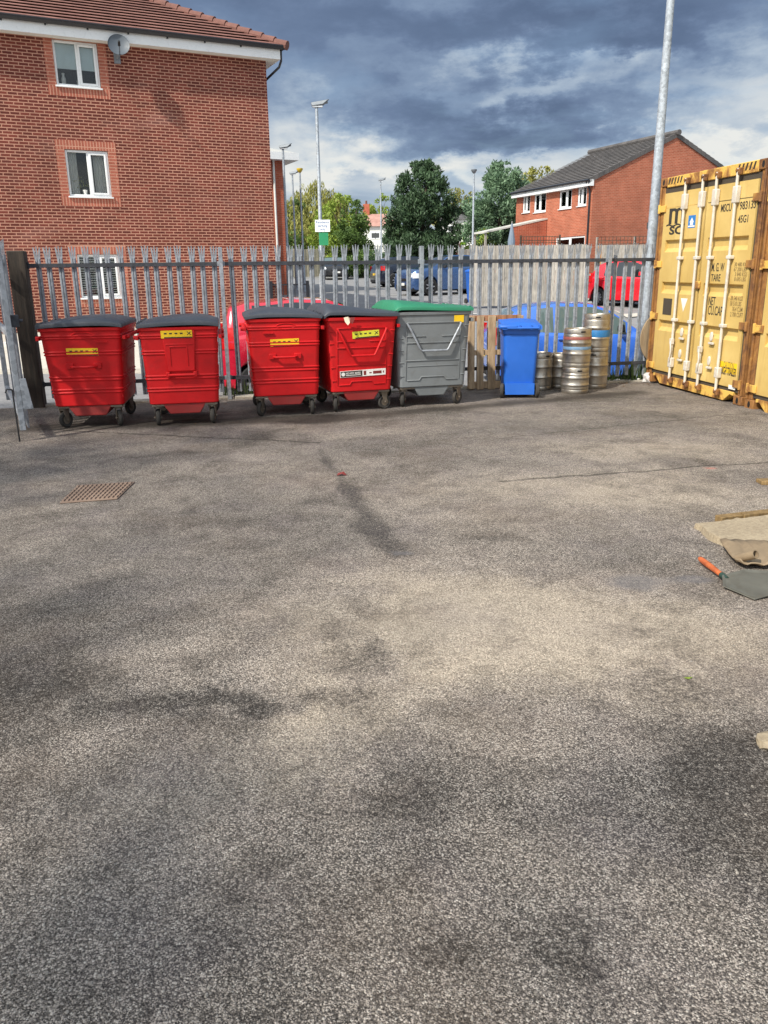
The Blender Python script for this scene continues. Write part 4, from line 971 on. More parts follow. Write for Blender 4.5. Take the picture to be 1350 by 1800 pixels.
keg('steel keg with faded red and pale blue bands, on top of a short keg',kf+Vector((.004,.006,.366)),.532,40,((.385,.425,'band_red'),(.25,.29,'band_blue')))
keg('lower keg of the tall stack against the fence, plain steel under the blue banded one',kb_,.532,-112)
keg('steel keg with a bright blue band, topmost of the taller stack',kb_+Vector((-.005,0,.533)),.532,20,((.21,.31,'band_blue2'),))
keg('single dull keg just right of the blue wheelie bin',(2.30,11.80,0),.532,-60)
keg('single dark keg half hidden behind the two keg stack with red band',(2.66,11.97,0),.50,-30)
# ---------------------------------------------------------------- shipping containers
CL=Vector((4.093,12.417,.03)); CR=Vector((4.53,10.02,.0)); cx=(CR-CL).normalized(); cz=(Vector((0,0,1))-cx*cx.z).normalized(); cy=cz.cross(cx)
cz=(cz*math.cos(R(.557))-cy*math.sin(R(.557))).normalized(); cy=cz.cross(cx)
CM=Matrix(((cx.x,cy.x,cz.x,CL.x),(cx.y,cy.y,cz.y,CL.y),(cx.z,cy.z,cz.z,CL.z),(0,0,0,1))); CYAW=math.degrees(math.atan2(cx.y,cx.x))
CW,CH,CD=2.438,2.896,12.19
def cp(px,py,off=.0):            # picture point carried on to the door plane -> (x, z) on the door
    d=sight(px,py); o=CL+cy*off; tt=(o-CAMP).dot(cy)/d.dot(cy); q=CAMP+d*tt-CL; return q.dot(cx),q.dot(cz)
def container(label,M0,detail=True):
    c=thing('shipping_container',label,'shipping container',M0.to_translation(),0,'yellow shipping containers',rotm=M0.to_3x3())
    # side walls of folded steel, roof and back
    m=MB()
    for x0,sg in ((.03,1),(CW-.03,-1)):
        a=[];b=[];y=.2;i=0
        while y<CD-.15:
            xx=x0+(0 if i%4 in (0,3) else .036)*sg; a.append((xx,y,.16)); b.append((xx,y,CH-.1)); y+=.07; i+=1
        n=len(a); m.add(a+b,[(j,j+1,n+j+1,n+j) for j in range(n-1)])
    m.build('side_wall',M['yellow'],c,smooth=False)
    m=MB(); m.box(.02,CW-.02,.1,CD-.05,CH-.06,CH-.03); m.box(.03,CW-.03,CD-.1,CD-.05,.15,CH-.1); m.box(.03,CW-.03,.1,CD-.05,.12,.16); m.build('roof_and_floor',M['yellow'],c)
    m=MB()
    for x in (0,CW-.06): m.box(x,x+.06,.18,CD-.18,.03,.17); m.box(x,x+.06,.18,CD-.18,CH-.08,CH-.01)
    m.build('side_rail',M['rust'],c)
    for x,s in ((0,1),(CW,-1)):
        m=MB(); a,b=sorted((x,x+s*.115)); m.box(a,b,.012,.16,.118,CH-.118)
        a,b=sorted((x+s*.005,x+s*.04)); m.box(a,b,-.012,.012,.118,CH-.118)
        m.build('corner_post',M['rust'] if x==0 else M['rust_deep'],c,bevel=.006)
    for x,s in ((0,1),(CW,-1)):
        for z in (0,CH-.118):
            m=MB(); a,b=sorted((x-s*.004,x+s*.174)); m.box(a,b,-.006,.16,z,z+.118); k=m.build('corner_casting',M['rust_deep'],c,bevel=.01)
            m=MB(); xc=x+s*.086; pts=[]
            ov=[(.024*math.cos(t*math.pi/10),.040*math.sin(t*math.pi/10)) for t in range(20)]
            m.prism([(xc+p,z+.059+q) for p,q in ov],-.0085,-.0055)
            m.build('casting_hole',M['black_trim'],k)
            q_=MB(); a,b=sorted((x+s*.174,x+s*.176))
    # header with hazard stripes
    m=MB(); m.box(.176,CW-.176,.0,.12,CH-.135,CH-.0); m.build('header_beam',M['rust_light'],c,bevel=.008)
    for x0 in (.20,CW-.20-.40):
        m=MB()
        for i in range(5):
            x=x0+i*.078; m.hexa([(x,-.003,CH-.095),(x+.032,-.003,CH-.095),(x+.032,.001,CH-.095),(x,.001,CH-.095)],[(x+.03,-.003,CH-.012),(x+.062,-.003,CH-.012),(x+.062,.001,CH-.012),(x+.03,.001,CH-.012)])
        m.build('hazard_stripe',M['black_text'],c)
    m=MB(); m.box(.115,CW-.115,.02,.08,CH-.21,CH-.135); m.box(.115,CW-.115,.02,.08,.145,.20); m.box(.115,.145,.02,.08,.20,CH-.21); m.box(CW-.145,CW-.115,.02,.08,.20,CH-.21); m.box(CW/2-.016,CW/2+.016,.02,.08,.20,CH-.21); m.build('door_gasket',M['gasket'],c)
    # sill with fork cut-outs at both ends
    m=MB(); m.prism([(.20,.145),(.30,.145),(.30,.145),(CW-.30,.145),(CW-.20,.145),(CW-.20,.10),(CW-.27,.11),(CW-.40,.012),(.40,.012),(.27,.11),(.20,.10)],.002,.12); m.build('door_sill',M['rust_light'],c,bevel=.004)
    m=MB(); m.box(.17,CW-.17,.13,.16,.0,.14); m.build('sill_back',M['dark_room'],c)
    # doors
    zb,zt=.20,CH-.212
    grooves=[]
    for py0,py1 in ((421,444),(497,518),(571,588)):
        grooves.append((cp(1250,py1)[1],cp(1250,py0)[1]))
    grooves=[(cp(1190,b)[1],cp(1190,a)[1]) for a,b in ((421,443),(496,517),(565,585))][::-1]
    doors=[]
    for (x0,x1) in ((.148,CW/2-.018),(CW/2+.018,CW-.148)):
        m=MB(); xa,xb=x0+.10,x1-.075; dp_=.042
        # flat skin with trapezoid recesses
        prof=[(zb,0)]
        for a,b in grooves: prof+= [(a,0),(a+.055,dp_),(b-.022,dp_),(b,0)]
        prof+=[(zt,0)]
        vs=[];fs=[]
        for z,y in prof: vs+=[(xa,y,z),(xb,y,z)]
        for i in range(len(prof)-1): fs.append((2*i,2*i+1,2*i+3,2*i+2))
        m.add(vs,fs)
        for a,b in grooves:
            for x,o in ((xa,(0,1,2,3)),(xb,(3,2,1,0))): m.add([(x,0,a),(x,dp_,a+.055),(x,dp_,b-.022),(x,0,b)],[o])
        m.add([(x0,0,zb),(xa,0,zb),(xa,0,zt),(x0,0,zt),(xb,0,zb),(x1,0,zb),(x1,0,zt),(xb,0,zt)],[(0,1,2,3),(4,5,6,7)])
        m.add([(x0,0,zb),(x0,.06,zb),(x0,.06,zt),(x0,0,zt),(x1,0,zb),(x1,.06,zb),(x1,.06,zt),(x1,0,zt)],[(0,3,2,1),(4,5,6,7),(3,7,6,2),(0,1,5,4)])
        bm_=bmesh.new()
        d=m.build('door',M['yellow'],c,smooth=False,recalc=False); bm_.from_mesh(d.data); bmesh.ops.remove_doubles(bm_,verts=bm_.verts[:],dist=.0005); bm_.to_mesh(d.data); bm_.free()
        doors.append(d)
        m=MB(); m.box(x0+.03,x1-.03,-.002,.001,zt-.20,zt-.195); m.build('weld_line',M['rust_light'],d)
    # hinges
    for x,s,d in ((.0,1,doors[0]),(CW,-1,doors[1])):
        for z in (.26,.98,1.72,2.48):
            m=MB(); a,b=sorted((x+s*.03,x+s*.20)); m.box(a,b,-.022,-.001,z-.045,z+.045); m.tube((x+s*.045,-.022,z-.06),(x+s*.045,-.022,z+.06),.02,n=10); m.build('hinge',M['rust_light'] if x==0 else M['rust'],d,bevel=.004)
    # locking rods
    rods=[cp(1194.7,449,-.045)[0],cp(1224,449,-.045)[0],cp(1247.5,447,-.045)[0],cp(1282.7,445,-.045)[0]]
    for i,x in enumerate(rods):
        m=MB(); m.tube((x,-.045,.10),(x,-.045,CH-.06),.019,n=12); r=m.build('locking_rod',M['white_rod'],c)
        for z,h,w_ in ((CH-.36,.10,.055),(.36,.07,.05)): m=MB(); m.box(x-w_,x+w_*.7,-.066,-.001,z-h,z+h); m.build('rod_guide',M['white_rod'],r,bevel=.012)
        for z in (1.80,.96): m=MB(); m.box(x-.045,x+.045,-.068,-.001,z-.022,z+.022); m.build('rod_bracket',M['white_rod'],r,bevel=.008)
        for z,sg in ((CH-.085,1),(.115,-1)):
            m=MB(); m.box(x-.04,x+.04,-.055,-.004,z-.03,z+.03); m.box(x+.01,x+.055,-.06,-.02,z-.05,z-.012); m.tube((x,-.075,z),(x,-.02,z),.02,n=8)
            m.build('rod_cam',M['rust_deep'],r,bevel=.006)
        if i in (0,2):
            s=1; m=MB(); zz=.66 if i==0 else .62
            m.path([(x+.0,-.07,zz),(x+.03,-.075,zz-.12),(x+.015,-.08,zz-.28)],[.016,.014,.012],6); m.box(x-.03,x+.03,-.075,-.03,zz-.04,zz+.04); m.build('door_handle',M['white_rod'],r,bevel=.004)
    for x,z in ((rods[0]+.17,.80),(rods[0]+.17,.50),(rods[2]+.17,.80),(rods[2]+.17,.48)):
        m=MB(); m.lathe([(0,0),(.045,0),(.04,.02),(0,.024)],10,tr(x,-.0,z)@Matrix.Diagonal((.75,1,1.5,1))@rot('X',90)); m.box(x-.02,x+.09,-.04,-.012,z-.10,z-.07); m.build('handle_catch',M['white_rod'],doors[0 if x<1.2 else 1],bevel=.005)
    m=MB(); m.box(CW/2-.06,CW/2+.05,-.03,-.001,1.40,1.50); m.build('lock_keep',M['rust_light'],c,bevel=.008)
    if not detail: return c
    def T(txt,px0,py0,px1,py1,mat,d,**k):
        # lettering between two picture points: baseline-left and top-right
        x0,z0=cp(px0,py0); x1,z1=cp(px1,py1); h=abs(z1-z0); 
        o=lettering(txt,1,M[mat],d,I4,**k); xs=[v.co.x for v in o.data.vertices]; ys=[v.co.y for v in o.data.vertices]
        w_=max(xs)-min(xs); hh_=max(ys)-min(ys)
        o.matrix_local=tr(x0,-.0015,min(z0,z1))@rot('X',90)@Matrix.Diagonal(((x1-x0)/w_,h/hh_,1,1))@tr(-min(xs),-min(ys),0)
        return o
    L_,R_=doors
    T('MSCU',1267,373,1287,357,'black_text',R_,bold=.01); T('983133',1300,369,1330,351,'black_text',R_,bold=.01)
    x0,z0=cp(1337,370); T('8',1337,368,1341.5,349,'black_text',R_,bold=.01)
    T('45G1',1297,392,1316,377,'black_text',R_,bold=.01)
    T('M. G. W',1250.5,477,1274,462,'black_text',R_,bold=.008); T('TARE',1249.5,494,1267,482,'black_text',R_,bold=.008)
    T('30 480 KGS\n67 200 LBS\n  3 840 KGS\n  8 695 LBS',1288,494,1316,461,'faint_text',R_,bold=.004,line=.85)
    T('NET',1245,536,1258.5,522,'black_text',R_,bold=.008); T('CU.CAP',1244,553,1271,539,'black_text',R_,bold=.008)
    T('28 540 KGS\n58 510 LBS\n    76.4 CUM\n  2 700 CUFT',1281,556,1309.5,521,'faint_text',R_,bold=.004,line=.85)
    # the caution plate, blue and white stickers
    def plate(n,px0,py0,px1,py1,mat,d,o=.002):
        (x0,z0),(x1,z1)=cp(px0,py0),cp(px1,py1); m=MB(); m.box(min(x0,x1),max(x0,x1),-o,-o+.0015,min(z0,z1),max(z0,z1)); return m.build(n,M[mat],d)
    plate('caution_sign',1266,634,1294,659,'sticker',R_)
    T('CAUTION',1271.5,647,1291,638,'faint_text',R_,bold=.006); T('HIGH TRAILER',1267,657,1295,648.5,'faint_text',R_,bold=.006)
    for o in list(R_.children)[-2:]: o.location.y-=.0025; o.data.materials[0]=M['black_text']
    plate('white_sticker',1281,676,1292,686,'white_text',R_)
    b=plate('blue_sticker',1211,379,1221.5,400,'blue_sticker',L_)
    m=MB(); (x0,z0),(x1,z1)=cp(1211,379),cp(1221.5,400); xm=(x0+x1)/2; w_=(x1-x0); zt_=z0; 
    m.box(x0+w_*.05,x1-w_*.05,-.0032,-.002,z1+.012,z1+.03); m.prism([(xm-w_*.3,zt_-.09),(xm,zt_-.03),(xm+w_*.3,zt_-.09),(xm+w_*.2,zt_-.09),(xm+w_*.2,zt_-.125),(xm-w_*.2,zt_-.125),(xm-w_*.2,zt_-.09)],-.0032,-.002); m.build('sticker_print',M['white_text'],b)
    m=MB(); (x0,z0),(x1,z1),(x2,z2)=cp(1197,524),cp(1209,524),cp(1202,548); m.prism([(x0,z0),(x1,z0),((x0+x1)/2,z2)],-.002,-.0005); m.build('white_triangle',M['white_text'],L_)
    plate('grey_plate',1167,524,1179.5,554,'gasket',L_,.004)
    # line logo: a broad three-legged m on a wavy foot over the letters SC
    (xa,zt_),(xb,zl)=cp(1177.5,367),cp(1201.5,392); W_=xb-xa; H_=zt_-zl; m=MB()
    lw=W_*.19
    for k in range(3):
        x=xa+k*(W_-lw)/2; m.box(x,x+lw,-.002,-.0005,zl,zt_-H_*(.18 if k!=0 else .0))
    for k in range(2):
        c0=xa+lw+ (k*(W_-lw)/2) + ((W_-lw)/2-lw)/2; ro=(W_-lw)/4+lw/2; ri=ro-lw
        A=[(c0+ro*math.cos(t*math.pi/10),zt_-H_*.28+H_*.28*math.sin(t*math.pi/10)) for t in range(11)]; B_=[(c0+ri*math.cos(t*math.pi/10),zt_-H_*.30+H_*.13*math.sin(t*math.pi/10)) for t in range(11)]
        vs=[(p,-.0022-.0002*k,q) for p,q in A]+[(p,-.0022-.0002*k,q) for p,q in B_]; m.add(vs,[(i,i+1,12+i,11+i) for i in range(10)])
    A=[];B_=[]
    for i in range(17):
        u=i/16; x=xa-W_*.14+W_*1.22*u; z=zl-H_*.04+H_*.05*math.sin(u*4*math.pi); A.append((x,-.0028,z)); B_.append((x,-.0028,z-H_*.09))
    m.add(A+B_,[(i,i+1,18+i,17+i) for i in range(16)]); m.build('logo_emblem',M['black_text'],L_)
    T('SC',1176,413,1201,396,'black_text',L_,bold=.035)
    return c
c1=container('yellow shipping container with full white lettering, its doors beside the fence and lamp post',CM)
c2=container('second yellow shipping container, nearer the camera and cut by the frame edge',CM@tr(CW+.075,0,-.01),False)
# bits around the containers
bd=thing('round_board','weathered round board edge stood upright between the fence and the container','board',CM@Vector((-.04,.10,0)),CYAW)
m=MB(); m.tube((-.035,.22,.63),(-.010,.22,.63),.44,n=48); m.build('disc',M['plywood'],bd,bevel=.004)
def rock(name,label,cat,loc,size,mat,seed,flat_=1.0,yaw=0):
    rg=random.Random(seed); bm=bmesh.new(); bmesh.ops.create_icosphere(bm,subdivisions=2,radius=1)
    for v in bm.verts:
        k=.75+.4*rg.random(); v.co=Vector((v.co.x*size[0]*k,v.co.y*size[1]*k,max(-.02,v.co.z*size[2]*k+size[2]*.6)))
    me=bpy.data.meshes.new(name); bm.to_mesh(me); bm.free(); me.materials.append(M[mat]); o=bpy.data.objects.new(name,me); COL.objects.link(o); o.location=loc; o.rotation_euler=(0,0,R(yaw)); return tag(o,label,cat)
rock('rubble_lump','pale lump of rubble at the foot of the container corner by the fence','rubble',G(1143,672),(.13,.10,.10),'stone',5)
# ---------------------------------------------------------------- cars
def car(label,paintm,at,heading,L=3.7,W=1.66,H=1.47,shape='hatch',glass='car_glass',wheel_r=.30,upright=False,group='cars parked beyond the palisade fence',lamps=True,plate=True):
    hd=Vector((heading[0],heading[1],0)).normalized(); ax=-hd; ay=Vector((0,0,1)).cross(ax)
    x0w,x1w=(.80,L-.62) if shape=='hatch' else (.92,L-.88)
    c=thing('parked_car',label,'car',at,math.degrees(math.atan2(ax.y,ax.x)),group)
    s=H/1.47
    if shape=='hatch':
        top=[(0,.62*s),(.06,.74*s),(.35,.86*s),(.88,.97*s),(1.02,1.0*s),(1.55,1.36*s),(1.85,1.45*s),(2.4,1.47*s),(L-.75,1.43*s),(L-.42,1.34*s),(L-.12,.98*s),(L-.04,.8*s),(L,.55*s)]
        belt=[(0,.56*s),(.3,.8*s),(.95,.90*s),(L-.6,.98*s),(L-.1,.93*s),(L,.5*s)]; xw0,xw1,xr1,xr0=1.0,1.72,L-.46,L-.12
        if upright: top=top[:9]+[(L-.55,1.44*s),(L-.24,1.35*s),(L-.08,.98*s),(L-.03,.8*s),(L,.55*s)]; xr1,xr0=L-.26,L-.08
    else:
        top=[(0,.70*s),(.06,.82*s),(.35,.94*s),(1.05,1.04*s),(1.2,1.07*s),(1.85,1.40*s),(2.15,1.46*s),(2.8,1.47*s),(L-.75,1.42*s),(L-.5,1.34*s),(L-.14,1.02*s),(L-.05,.85*s),(L,.6*s)]
        belt=[(0,.62*s),(.3,.88*s),(1.1,.98*s),(L-.7,1.03*s),(L-.1,.97*s),(L,.55*s)]; xw0,xw1,xr1,xr0=1.18,2.02,L-.54,L-.14
    p1,p2=(xw1+xr1)/2+.05,xr1-.30
    xs={0,.02,.06,.12,.2,.35,.5,L-.02,L-.06,L-.12,L-.2,L-.35,xw0,xw1,xr0,xr1,p1-.04,p1+.04,p2-.04,p2+.04}
    for i in range(int(L/.06)): xs.add(round(i*.06,3))
    R_=wheel_r+.055; SILL=.20
    xs=sorted(x for x in xs if 0<=x<=L)
    rings=[]; g=[]
    for x in xs:
        zt=interp(x,top); zbe=min(interp(x,belt),zt-.012); zb=SILL+.05*(1-min(1,min(x,L-x)/.3))
        for xw in (x0w,x1w):
            q=R_**2-(x-xw)**2
            if q>0: zb=max(zb,wheel_r+math.sqrt(q)*.97)
        e=min(1,x/.55); e2=min(1,(L-x)/.5); w=W/2*(1-.20*(1-e)**2.2)*(1-.14*(1-e2)**2.2)
        gh=max(0,(zt-zbe)/(H-.95*s)); wt=w*(.93-.17*min(1,gh)); zmid=max(zb+.02,.62*s if zbe>.66*s else zbe*.8)
        zm2=min(zbe-.01,max(zmid+.01,zbe-.06))
        pts=[(0,zb),(w*.90,zb),(w*.975,zb+.03),(w,max(zb+.05,zmid)),(w*.99,max(zb+.06,zm2)),(w*.955,max(zb+.07,zbe)),(w*.93,max(zb+.08,zbe+.012)),(wt,max(zb+.09,zt-.055*min(1,gh+.15))),(wt*.94,max(zb+.10,zt-.012)),(wt*.5,max(zb+.105,zt+.012)),(0,max(zb+.11,zt+.018))]
        rings.append(pts)
    n=len(rings[0]); body=MB(); parts={}
    def V(i,j,sg,off=0): y,z=rings[i][j]; return Vector((xs[i],sg*(y+off),z))
    for i in range(len(xs)-1):
        xm=(xs[i]+xs[i+1])/2
        for j in range(n-1):
            for sg in (1,-1):
                key=None
                zt=rings[i][10][1]; tall=rings[i][7][1]-rings[i][6][1]
                if j==6 and xw0+.25<xm<xr0-.12 and min(tall,rings[i+1][7][1]-rings[i+1][6][1])>.09:
                    if xm<p1-.04: key=('side_window',sg,0)
                    elif p1+.04<xm<p2-.04: key=('side_window',sg,1)
                    elif xm>p2+.04 and shape!='hatch' and xm<xr1+.05: key=('side_window',sg,2)
                elif j>=8 and xw0<xm<xw1-.02: key=('windscreen',0,0)
                elif j>=8 and xr1+.02<xm<xr0: key=('rear_window',0,0)
                q=[V(i,j,sg),V(i+1,j,sg),V(i+1,j+1,sg),V(i,j+1,sg)]
                mb=body if key is None else parts.setdefault(key,MB())
                mb.add(q,[(0,1,2,3) if sg<0 else (3,2,1,0)])
    for i in (0,len(xs)-1):
        body.add([V(i,j,1) for j in range(n)]+[V(i,j,-1) for j in range(n-1,-1,-1)],[tuple(range(2*n))])
    def merge(o):
        b=bmesh.new(); b.from_mesh(o.data); bmesh.ops.remove_doubles(b,verts=b.verts[:],dist=.002); bmesh.ops.recalc_face_normals(b,faces=b.faces[:]); b.to_mesh(o.data); b.free(); o.data.set_sharp_from_angle(angle=R(40))
    T_=tr(-L/2,0,0)
    bo=body.build('body',M[paintm],c,M=T_,recalc=False); merge(bo)
    for (nm,_,_),mb in parts.items(): o=mb.build(nm,M[glass],c,M=T_,recalc=False); merge(o)
    m=MB(); m.box(.1,L-.1,-W/2+.10,W/2-.10,.16,SILL+.10); m.build('underside',M['black_trim'],c,M=T_)
    for xw in (x0w,x1w):
        for sg in (1,-1):
            X=T_@tr(xw,sg*(W/2-.10),wheel_r)@rot('X',-90*sg)
            m=MB(); r=wheel_r; m.lathe([(r*.60,-.08),(r*.92,-.095),(r,-.07),(r,.06),(r*.94,.088),(r*.68,.092),(r*.64,.07)],30,X); wl_=m.build('wheel',M['tyre'],c)
            m=MB(); m.lathe([(0,.03),(r*.62,.03),(r*.66,.085),(r*.62,.088),(r*.60,.05)],24,X,1)
            for k in range(10 if shape=='hatch' else 7):
                a=k*2*math.pi/(10 if shape=='hatch' else 7); Y=X@Matrix.Rotation(a,4,'Z'); m.hexa([(.02,-.02,.035),(r*.62,-.032,.035),(r*.62,.032,.035),(.02,.02,.035)],[(.02,-.016,.085),(r*.62,-.022,.078),(r*.62,.022,.078),(.02,.016,.085)],Y,0)
            m.lathe([(0,.088),(.045,.088),(.05,.06)],12,X,0); m.build('wheel_trim',[M['alloy'],M['black_trim']],wl_,ang=30)
    def surf(x,z,sg):
        i=min(range(len(xs)),key=lambda k:abs(xs[k]-x)); r=rings[i]; 
        for a,b in zip(r[1:],r[2:]):
            if a[1]<=z<=b[1]: return sg*(a[0]+(b[0]-a[0])*((z-a[1])/(b[1]-a[1]+1e-6)))
        return sg*r[3][0]
    for sg in (1,-1):
        def lampm(nm,x0,x1,z0,z1,mat,k=4):
            m=MB(); vs=[]
            for t in range(k+1):
                x=x0+(x1-x0)*t/k
                for z in (z0,(z0+z1)/2,z1): vs.append((x,surf(x,z,sg)*1.012+sg*.006,z))
            m.add(vs,[(3*t+q,3*t+3+q,3*t+4+q,3*t+1+q) for t in range(k) for q in (0,1)])
            return m.build(nm,M[mat],c,M=T_)
        lampm('tail_lamp',L-.30 if shape=='hatch' else L-.26,L-.03,.78*s,1.08*s if shape=='hatch' else 1.0*s,'lamp_red')
        lampm('head_lamp',.03,.42,.62*s,.80*s,'lamp_clear')
        m=MB(); xx=xw0+.38; zz=.98*s; yw=surf(xx,zz-.06,sg)
        m.hexa([(xx-.05,yw,zz),(xx+.05,yw,zz),(xx+.06,yw+sg*.18,zz),(xx-.04,yw+sg*.18,zz)],[(xx-.04,yw,zz+.10),(xx+.05,yw,zz+.10),(xx+.06,yw+sg*.17,zz+.13),(xx-.02,yw+sg*.17,zz+.13)]); m.build('wing_mirror',M['black_trim'] if paintm!='car_red2' else M[paintm],c,M=T_,bevel=.02)
        for k,xh in enumerate((p1-.12,p2-.15)):
            if k and shape=='hatch' and L<3.65: continue
            m=MB(); y=surf(xh,.86*s,sg); m.box(xh-.09,xh+.09,min(y,y+sg*.03),max(y,y+sg*.03),.85*s,.885*s); m.build('door_handle',M[paintm],c,M=T_,bevel=.008)
        m=MB(); 
        for xd in (p1,xw0+.22): 
            for z in [.32+.05*k for k in range(12)]:
                if z<.86*s: y0,y1=surf(xd,z,sg),surf(xd,z+.05,sg); m.add([(xd-.006,y0+sg*.003,z),(xd+.006,y0+sg*.003,z),(xd+.006,y1+sg*.003,z+.05),(xd-.006,y1+sg*.003,z+.05)],[(0,1,2,3)])
        m.build('door_seam',M['black_trim'],c,M=T_)
    m=MB(); m.box(-.012,.05,-W*.32,W*.32,.27,.44); m.box(-.006,.05,-W*.22,W*.22,.50*s,.62*s); m.build('grille',M['black_trim'],c,M=T_,bevel=.01)
    m=MB(); m.box(-.02,-.008,-.26,.26,.40,.51); m.build('number_plate',M['plate_w'],c,M=T_)
    m=MB(); m.box(L+.004,L+.014,-.26,.26,.55*s,.66*s); m.build('number_plate',M['plate_y'],c,M=T_)
    m=MB(); m.box(L-.06,L+.006,-W*.36,W*.36,.24,.36); m.build('rear_bumper',M['black_trim'],c,M=T_,bevel=.01)
    return c
def park_at(px,py,Y,L,W,hd,ref):            # ref: distance from the car's nose to the picture column, and side (+1/-1) shown
    p=D(px,py,Y); h=Vector((hd[0],hd[1],0)).normalized(); ax=-h; ay=Vector((0,0,1)).cross(ax)
    c=p-ax*(ref[0]-L/2)-ay*(ref[1]*W/2); return Vector((c.x,c.y,ground(c.x,c.y)))
fd=Vector((math.cos(R(FA)),math.sin(R(FA)),0))
car('cherry red hatchback parked close behind the fence, between the red waste bins','car_red',park_at(383,620,12.9,3.7,1.68,fd,(3.68,1)),fd,3.7,1.68,1.62,upright=True)
car('bright blue hatchback parked close behind the fence beside the steel kegs','car_blue',park_at(866,605,13.75,3.6,1.62,(1,.06),(3.58,1)),(1,.06),3.6,1.62,1.44,glass='car_glass_pale')
car('bright red hatchback near the tall lamp post, seen past the end of the timber fence','car_red2',park_at(1050,515,28.3,3.9,1.7,(.52,-.86),(3.28,1)),(.52,-.86),3.9,1.7,1.5)
car('slate blue family car parked left of the weathered timber fence','car_steel',park_at(757,503,35.6,4.4,1.84,(-.9,-.42),(.92,-1)),(-.9,-.42),4.4,1.84,1.66,shape='suv',wheel_r=.35)
car('black car with a red tail lamp parked below the big dark evergreen','car_darkblue',park_at(671,485,44,4.3,1.8,(.9,.35),(4.25,1)),(.9,.35),4.3,1.8,1.55,shape='suv',wheel_r=.33)
pf=D(585,480,57); car('black car facing the camera beside the parking sign','car_black',Vector((pf.x,pf.y+2.1,ground(pf.x,pf.y+2))),(.12,-1),4.2,1.8,1.5,shape='suv',wheel_r=.33,glass='car_glass_pale')
# ---------------------------------------------------------------- lamp columns and the sign
def lamp(label,px,Y,ztop,r0,r1,head,mat='galv_light',px_top=None,step=True):
    p=D(px,480,Y); z=ground(p.x,Y); l=thing('lamp_column',label,'lamp post',(p.x,Y,z),0,'car park lamp columns'); h=ztop-z
    m=MB()
    if step: m.lathe([(r0,0),(r0,1.35),(r1*1.05,1.45),(r1*.8,h)],14)
    else: m.lathe([(r0,0),(r1,h)],18)
    m.lathe([(r0+.05,-.05),(r0+.05,.02),(r0,.03)],14); m.build('shaft',M[mat],l)
    if head=='arm':
        k=r1/.05
        m=MB(); m.path([(0,0,h-.05),(.05*k,0,h+.06),(.30*k,.0,h+.13)],.03*k,8); m.build('bracket',M['lamp_head'],l)
        m=MB(); m.hexa([(-.12*k,-.09*k,h+.02),(.18*k,-.10*k,h+.06),(.18*k,.10*k,h+.06),(-.12*k,.09*k,h+.02)],[(-.14*k,-.06*k,h+.12),(.34*k,-.05*k,h+.2),(.34*k,.05*k,h+.2),(-.14*k,.06*k,h+.12)]); hd_=m.build('lantern',M['lamp_head'],l,bevel=.02)
        m=MB(); m.box(-.1*k,.16*k,-.07*k,.07*k,h+.005,h+.03); m.build('lens',M['lamp_clear'],hd_)
    elif head in ('top','yellow'):
        m=MB(); m.lathe([(.05,h-.04),(.10,h+.02),(.15,h+.10),(.15,h+.15),(.0,h+.17)],14); m.build('lantern',M['lamp_yellow' if head=='yellow' else 'lamp_head'],l)
    return l
lamp('tall pale lamp column beside the container, running out of the top of the photo',1141,13.35,6.6,.088,.05,'arm',step=False)
lamp('grey lamp column carrying the white parking sign, tallest one left of the dark evergreen',566,24,6.05,.085,.052,'arm')
lamp('lamp column next to the side wing of the brick flats',507,33,6.28,.085,.052,'arm')
lamp('thin grey lamp column between the side wing and the yellow topped one',521,43,6.5,.085,.05,'arm')
lamp('lamp column with a yellow head in front of the willow',534,41,6.4,.085,.05,'yellow')
lamp('thin pale lamp column with short arm left of the dark evergreen',671,47,6.55,.08,.045,'arm')
lamp('pale lamp column with a small round head right of the dark evergreen',830,44,6.6,.085,.055,'top')
sg0=D(567,397,23.85); sg=thing('parking_sign','white parking sign with a green plate behind it on the lamp column','sign',sg0,0)
m=MB(); m.box(-.21,.21,-.012,0,-.16,.16); m.build('plate',M['sign_white'],sg,bevel=.004)
m=MB(); m.box(-.11,.15,.01,.02,-.52,-.17); m.build('green_plate',M['sign_green'],sg)
m=MB(); m.box(-.03,.03,0,.10,-.1,.1); m.build('bracket',M['galv'],sg)
for i,tx in enumerate(('Residents','parking','only')): lettering(tx,.095,M['sign_blue'],sg,tr(0,-.0135,.065-.092*i)@rot('X',90),align='CENTER',bold=.001)
